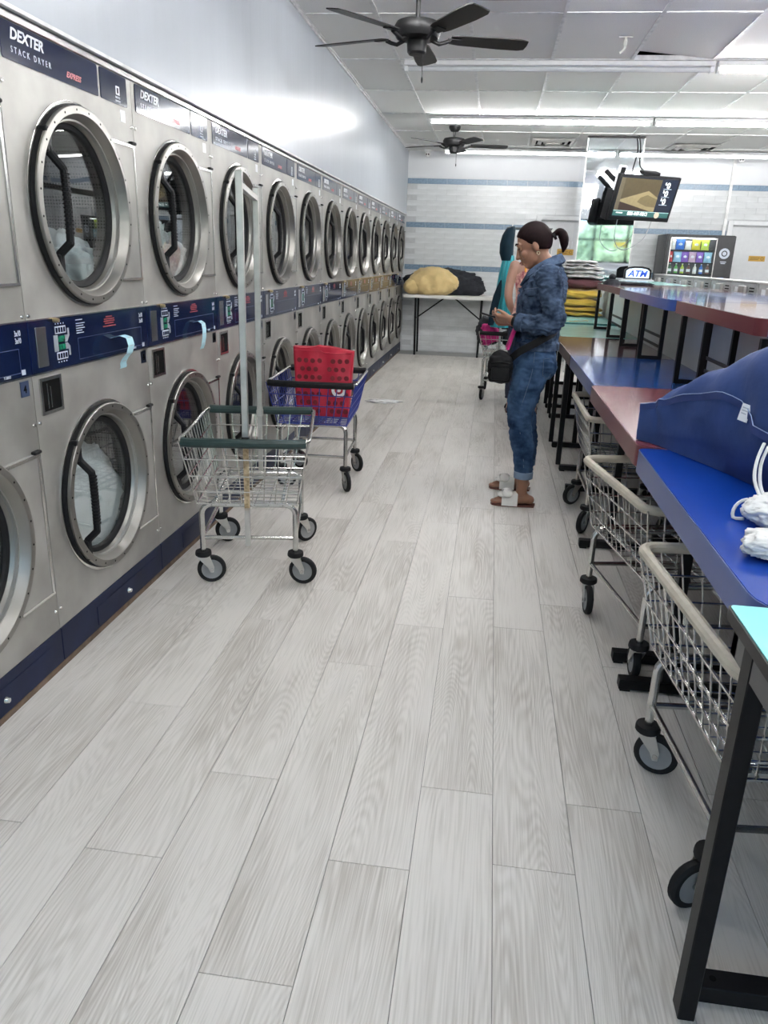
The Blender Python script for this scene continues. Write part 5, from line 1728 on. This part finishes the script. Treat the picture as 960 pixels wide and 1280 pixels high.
# black crossbody bag
cb = empty('crossbody_bag', (.235 - .16, 4.72 - .19, .74), math.pi, label='black crossbody bag hanging at the woman\'s hip', cat='bag')
Bg = MB()
Bg.ell((0, .02, .098), (.075, .05, .10), seg=20, rings=14)
Bg.box(-.066, .066, -.02, .06, .012, .165, bev=.02)
bgo = remesh('bag_body', Bg, M_blackf, .005, cb, 4, fold_fn(14, .008, 1.0))
MB().tube([(-.055, .072, .13), (0, .080, .137), (.055, .072, .13)], .003, 6).build('zipper', M_fan, bgo)
MB().box(-.05, .05, .055, .074, .03, .10, bev=.008).build('front_pocket', M_blackf, bgo)
stp = MB()
SP = [(-.055, .03, .150), (-.10, .055, .195), (-.17, .040, .235), (-.235, .0, .27), (-.29, -.06, .30), (-.315, -.15, .33)]
P_ = [Vector(cat(SP, k / 20)) for k in range(21)]
vs, fs = [], []
for i, p in enumerate(P_):
    for w, d in ((-.019, 0), (.019, 0), (.019, .004), (-.019, .004)):
        vs.append(p + Vector((w * .45, d, w)))
for i in range(20):
    for k in range(4): fs.append((i * 4 + k, i * 4 + (k + 1) % 4, i * 4 + 4 + (k + 1) % 4, i * 4 + 4 + k))
stp.add(vs, fs).build('strap', M_blackf, cb)

# ---------------- second person behind her, facing away at the far cart
w2 = empty('person', (.365, 7.70, 0), R(90), label='person with bare arms and floral top, mostly hidden behind the woman in denim', cat='person')
B = MB()
Mh2 = Matrix.Translation((.01, 0, 1.56)) @ Matrix.Rotation(R(10), 4, 'Y')
head(B, Mh2)
tub(B, [(-.06, 0, 1.40, .062), (-.04, 0, 1.45, .052), (-.02, 0, 1.49, .050), (-.01, 0, 1.53, .052)])
torso(B, [(-.03, .84, .115, .165), (-.03, .92, .118, .170), (-.028, 1.02, .100, .138), (-.028, 1.10, .098, .132), (-.03, 1.2, .110, .148), (-.035, 1.30, .115, .160), (-.045, 1.38, .092, .165), (-.05, 1.43, .062, .12)])
for s in (-1, 1):
    tub(B, [(-.03, s * .085, .90, .09), (-.02, s * .095, .76, .086), (0, s * .10, .62, .07), (-.005, s * .105, .48, .056), (-.03, s * .11, .34, .054), (-.04, s * .112, .2, .040), (-.04, s * .114, .11, .034), (-.04, s * .114, .075, .036)])
    foot(B, -.03, s * .115)
    tub(B, [(-.045, s * .175, 1.385, .050), (-.03, s * .205, 1.26, .045), (-.01, s * .215, 1.12, .040), (.11, s * .19, 1.02, .036), (.20, s * .16, .96, .028), (.235, s * .15, .95, .025)])
    hand(B, (.24, s * .148, .948), (.95, -.1 * s, -.25), (0, -s * .4, -.9), -s, .5, .92)
remesh('body', B, M_skin2, .007, w2, 3)
T_ = MB()
torso(T_, [(-.03, .90, .132, .182), (-.03, 1.0, .118, .158), (-.028, 1.10, .112, .146), (-.03, 1.2, .122, .158), (-.036, 1.30, .126, .162), (-.045, 1.36, .105, .138)])
fm = mat('floral_top', (.60, .05, .16), .7, var=.5, scale=24, c2=(.75, .45, .35))
tp = remesh('floral_top', T_, fm, .008, w2, 2)
M_orange = mat('orange_strap', (.75, .33, .04), .6)
for s in (-1, 1):
    MB().tube([Vector(cat([(.055, s * .075, 1.34), (.02, s * .085, 1.415), (-.05, s * .085, 1.452), (-.11, s * .08, 1.40), (-.135, s * .075, 1.33)], k / 14)) for k in range(15)], .011, 8).build('shoulder_strap', M_orange, tp)
P_ = MB()
torso(P_, [(-.03, .80, .118, .155), (-.032, .87, .128, .178), (-.03, .95, .122, .168), (-.03, 1.0, .112, .150)])
for s in (-1, 1):
    tt = [(-.03, s * .088, .90, .1), (-.02, s * .096, .76, .098), (0, s * .10, .62, .084), (-.005, s * .105, .48, .074), (-.03, s * .11, .34, .07), (-.04, s * .112, .13, .06)]
    q_ = [cat(tt, k / 24) for k in range(25)]
    P_.tube([p[:3] for p in q_], [p[3] for p in q_], 16)
remesh('trousers', P_, mat('navy_trousers', (.02, .025, .05), .85, var=.2), .008, w2, 3, fold_fn(10, .006, 3))
Hr = MB()
Hr.ell((-.022, 0, .032), (.102, .080, .100), M=Mh2, seg=24, rings=16)
tub(Hr, [(-.09, 0, .05, .055), (-.115, 0, -.03, .05), (-.12, 0, -.12, .03)], M=Mh2)
remesh('hair', Hr, mat('black_hair', (.008, .007, .008), .4, var=.4, scale=30), .006, w2, 3)
for s in (-1, 1):
    sh = MB().prism([(-.105, -.036), (-.105, .036), (.06, .045), (.15, .038), (.175, 0), (.15, -.038), (.06, -.045)][::-1], 0, .016, Matrix.Translation((-.03, s * .115, 0))).build('sandal', M_sole, w2)
    MB().tube([Vector((.06, s * .115 + .045 * math.cos(a), .014 + .055 * math.sin(a))) for a in [math.pi * j / 10 for j in range(11)]], .008, 6).build('strap', M_blackf, sh)

# ================================================================== ROBE ON THE CLOTHES RAIL, CART CONTENTS
M_tealr = mat('teal_satin', (.02, .34, .40), .35, var=.25, scale=5, bump=.3, bscale=8, stretch=(6, 6, .6), sheen=.3)
M_navyr = mat('dark_teal_hood', (.004, .020, .034), .6, spec=.2, var=.25, scale=8)
rbx = Vector((.112, 8.16, 0))
ro = empty('hooded_robe', (rbx.x, rbx.y, .775), label='long hooded robe in teal and navy hanging from the cart rail', cat='robe')


ro.scale = (1.06, 1.0, 1.035)


def pleat(z, hx, hy, cx, amp, n=11, ph=0, seg=66):
    return [(cx + (hx + amp * math.sin(n * a + ph)) * math.cos(a), (hy + amp * .8 * math.sin(n * a + ph)) * math.sin(a), z) for a in [2 * math.pi * k / seg for k in range(seg)]]


MB().loft([pleat(.0, .088, .09, -.012, .013), pleat(.10, .084, .09, -.008, .013), pleat(.3, .076, .085, 0, .011, ph=.3), pleat(.5, .066, .08, .01, .008, ph=.5), pleat(.62, .058, .07, .018, .005), pleat(.68, .048, .06, .02, .002)]).build('robe_skirt', M_tealr, ro, smooth=80)
hd = MB()
hd.loft([[(c + hx * math.cos(a), hy * math.sin(a), z) for a in [2 * math.pi * k / 30 for k in range(30)]] for z, c, hx, hy in ((.63, .005, .052, .075), (.70, -.006, .066, .085), (.78, -.008, .066, .09), (.86, .002, .06, .085), (.92, .018, .045, .07), (.945, .03, .025, .045))]).build('hood', M_navyr, ro, smooth=60)
dp = MB()
dp.loft([[(c + hx * math.cos(a), -.075 + .018 * math.sin(a), z) for a in [2 * math.pi * k / 20 for k in range(20)]] for z, c, hx in ((.02, -.105, .026), (.15, -.086, .038), (.30, -.064, .036), (.40, -.046, .020), (.45, -.036, .006))]).build('dark_panel', M_navyr, ro, smooth=60)
MB().tube([(.03, 0, .945), (.03, .0, .955), (.035, .02, .962), (.03, .03, .945)], .004, 6).build('hanger_hook', M_galv, ro)
zcb = .528
cloth_lump('pink_garment', mat('hot_pink_cloth', (.62, .03, .22), .8, var=.3, scale=16), (.0, 8.28, .70), (.09, .09, .10), 2.9, .5, sub=4, label='hot pink garment heaped in the far black-rimmed cart', cat='clothes')
cloth_lump('dark_garment', M_dark, (-.02, 8.42, .70), (.11, .16, .14), 6.1, .4, sub=4, label='black garment heaped at the left of the far cart', cat='clothes')
cloth_lump('dark_bundle', M_dark, (.34, 8.55, .66), (.20, .26, .125), 8.8, .4, sub=4, flat=.531, label='dark bundle of laundry at the bottom of the far cart', cat='clothes')

# ================================================================== OUTSIDE THE SHOP WINDOW
tag(boxes('ground', mat('asphalt', (.16, .16, .155), .9, var=.2, scale=4), None, (-30, 40, -40, YF - .2, -.2, -.05)), 'car park ground outside the shop window', 'ground', kind='structure')
M_leaf = mat('tree_leaves', (.10, .17, .05), .8, var=.6, scale=5, c2=(.46, .52, .27), bump=1.0, bscale=9)
M_bark = mat('tree_bark', (.10, .075, .055), .9, var=.3)
rt = random.Random(11)
for k, (x, y) in enumerate(((-7, -13), (-.5, -13), (5.6, -12), (11.8, -13), (18, -13))):
    t = empty('tree', (x, y, -.05), label='leafy green tree outside the shop window, %s of the row' % ('first', 'second', 'third', 'fourth', 'last')[k], cat='tree', group='trees outside the shop window')
    MB().tube([(0, 0, 0), (.1, 0, 1.2), (0, .1, 2.6)], [.22, .17, .12], 10).build('trunk', M_bark, t)
    bm = bmesh.new()
    for j in range(9):
        M = Matrix.Translation((rt.uniform(-1.5, 1.5), rt.uniform(-1, 1), rt.uniform(1.0, 5.2)))
        bmesh.ops.create_icosphere(bm, subdivisions=3, radius=rt.uniform(1.0, 1.6), matrix=M)
    for v in bm.verts:
        v.co += Vector((noise.noise(v.co * 2.3), noise.noise(v.co * 2.3 + Vector((5, 0, 0))), noise.noise(v.co * 2.3 + Vector((0, 9, 0))))) * .35
    me = bpy.data.meshes.new('crown'); bm.to_mesh(me); bm.free(); me.materials.append(M_leaf)
    link('crown', me, t)
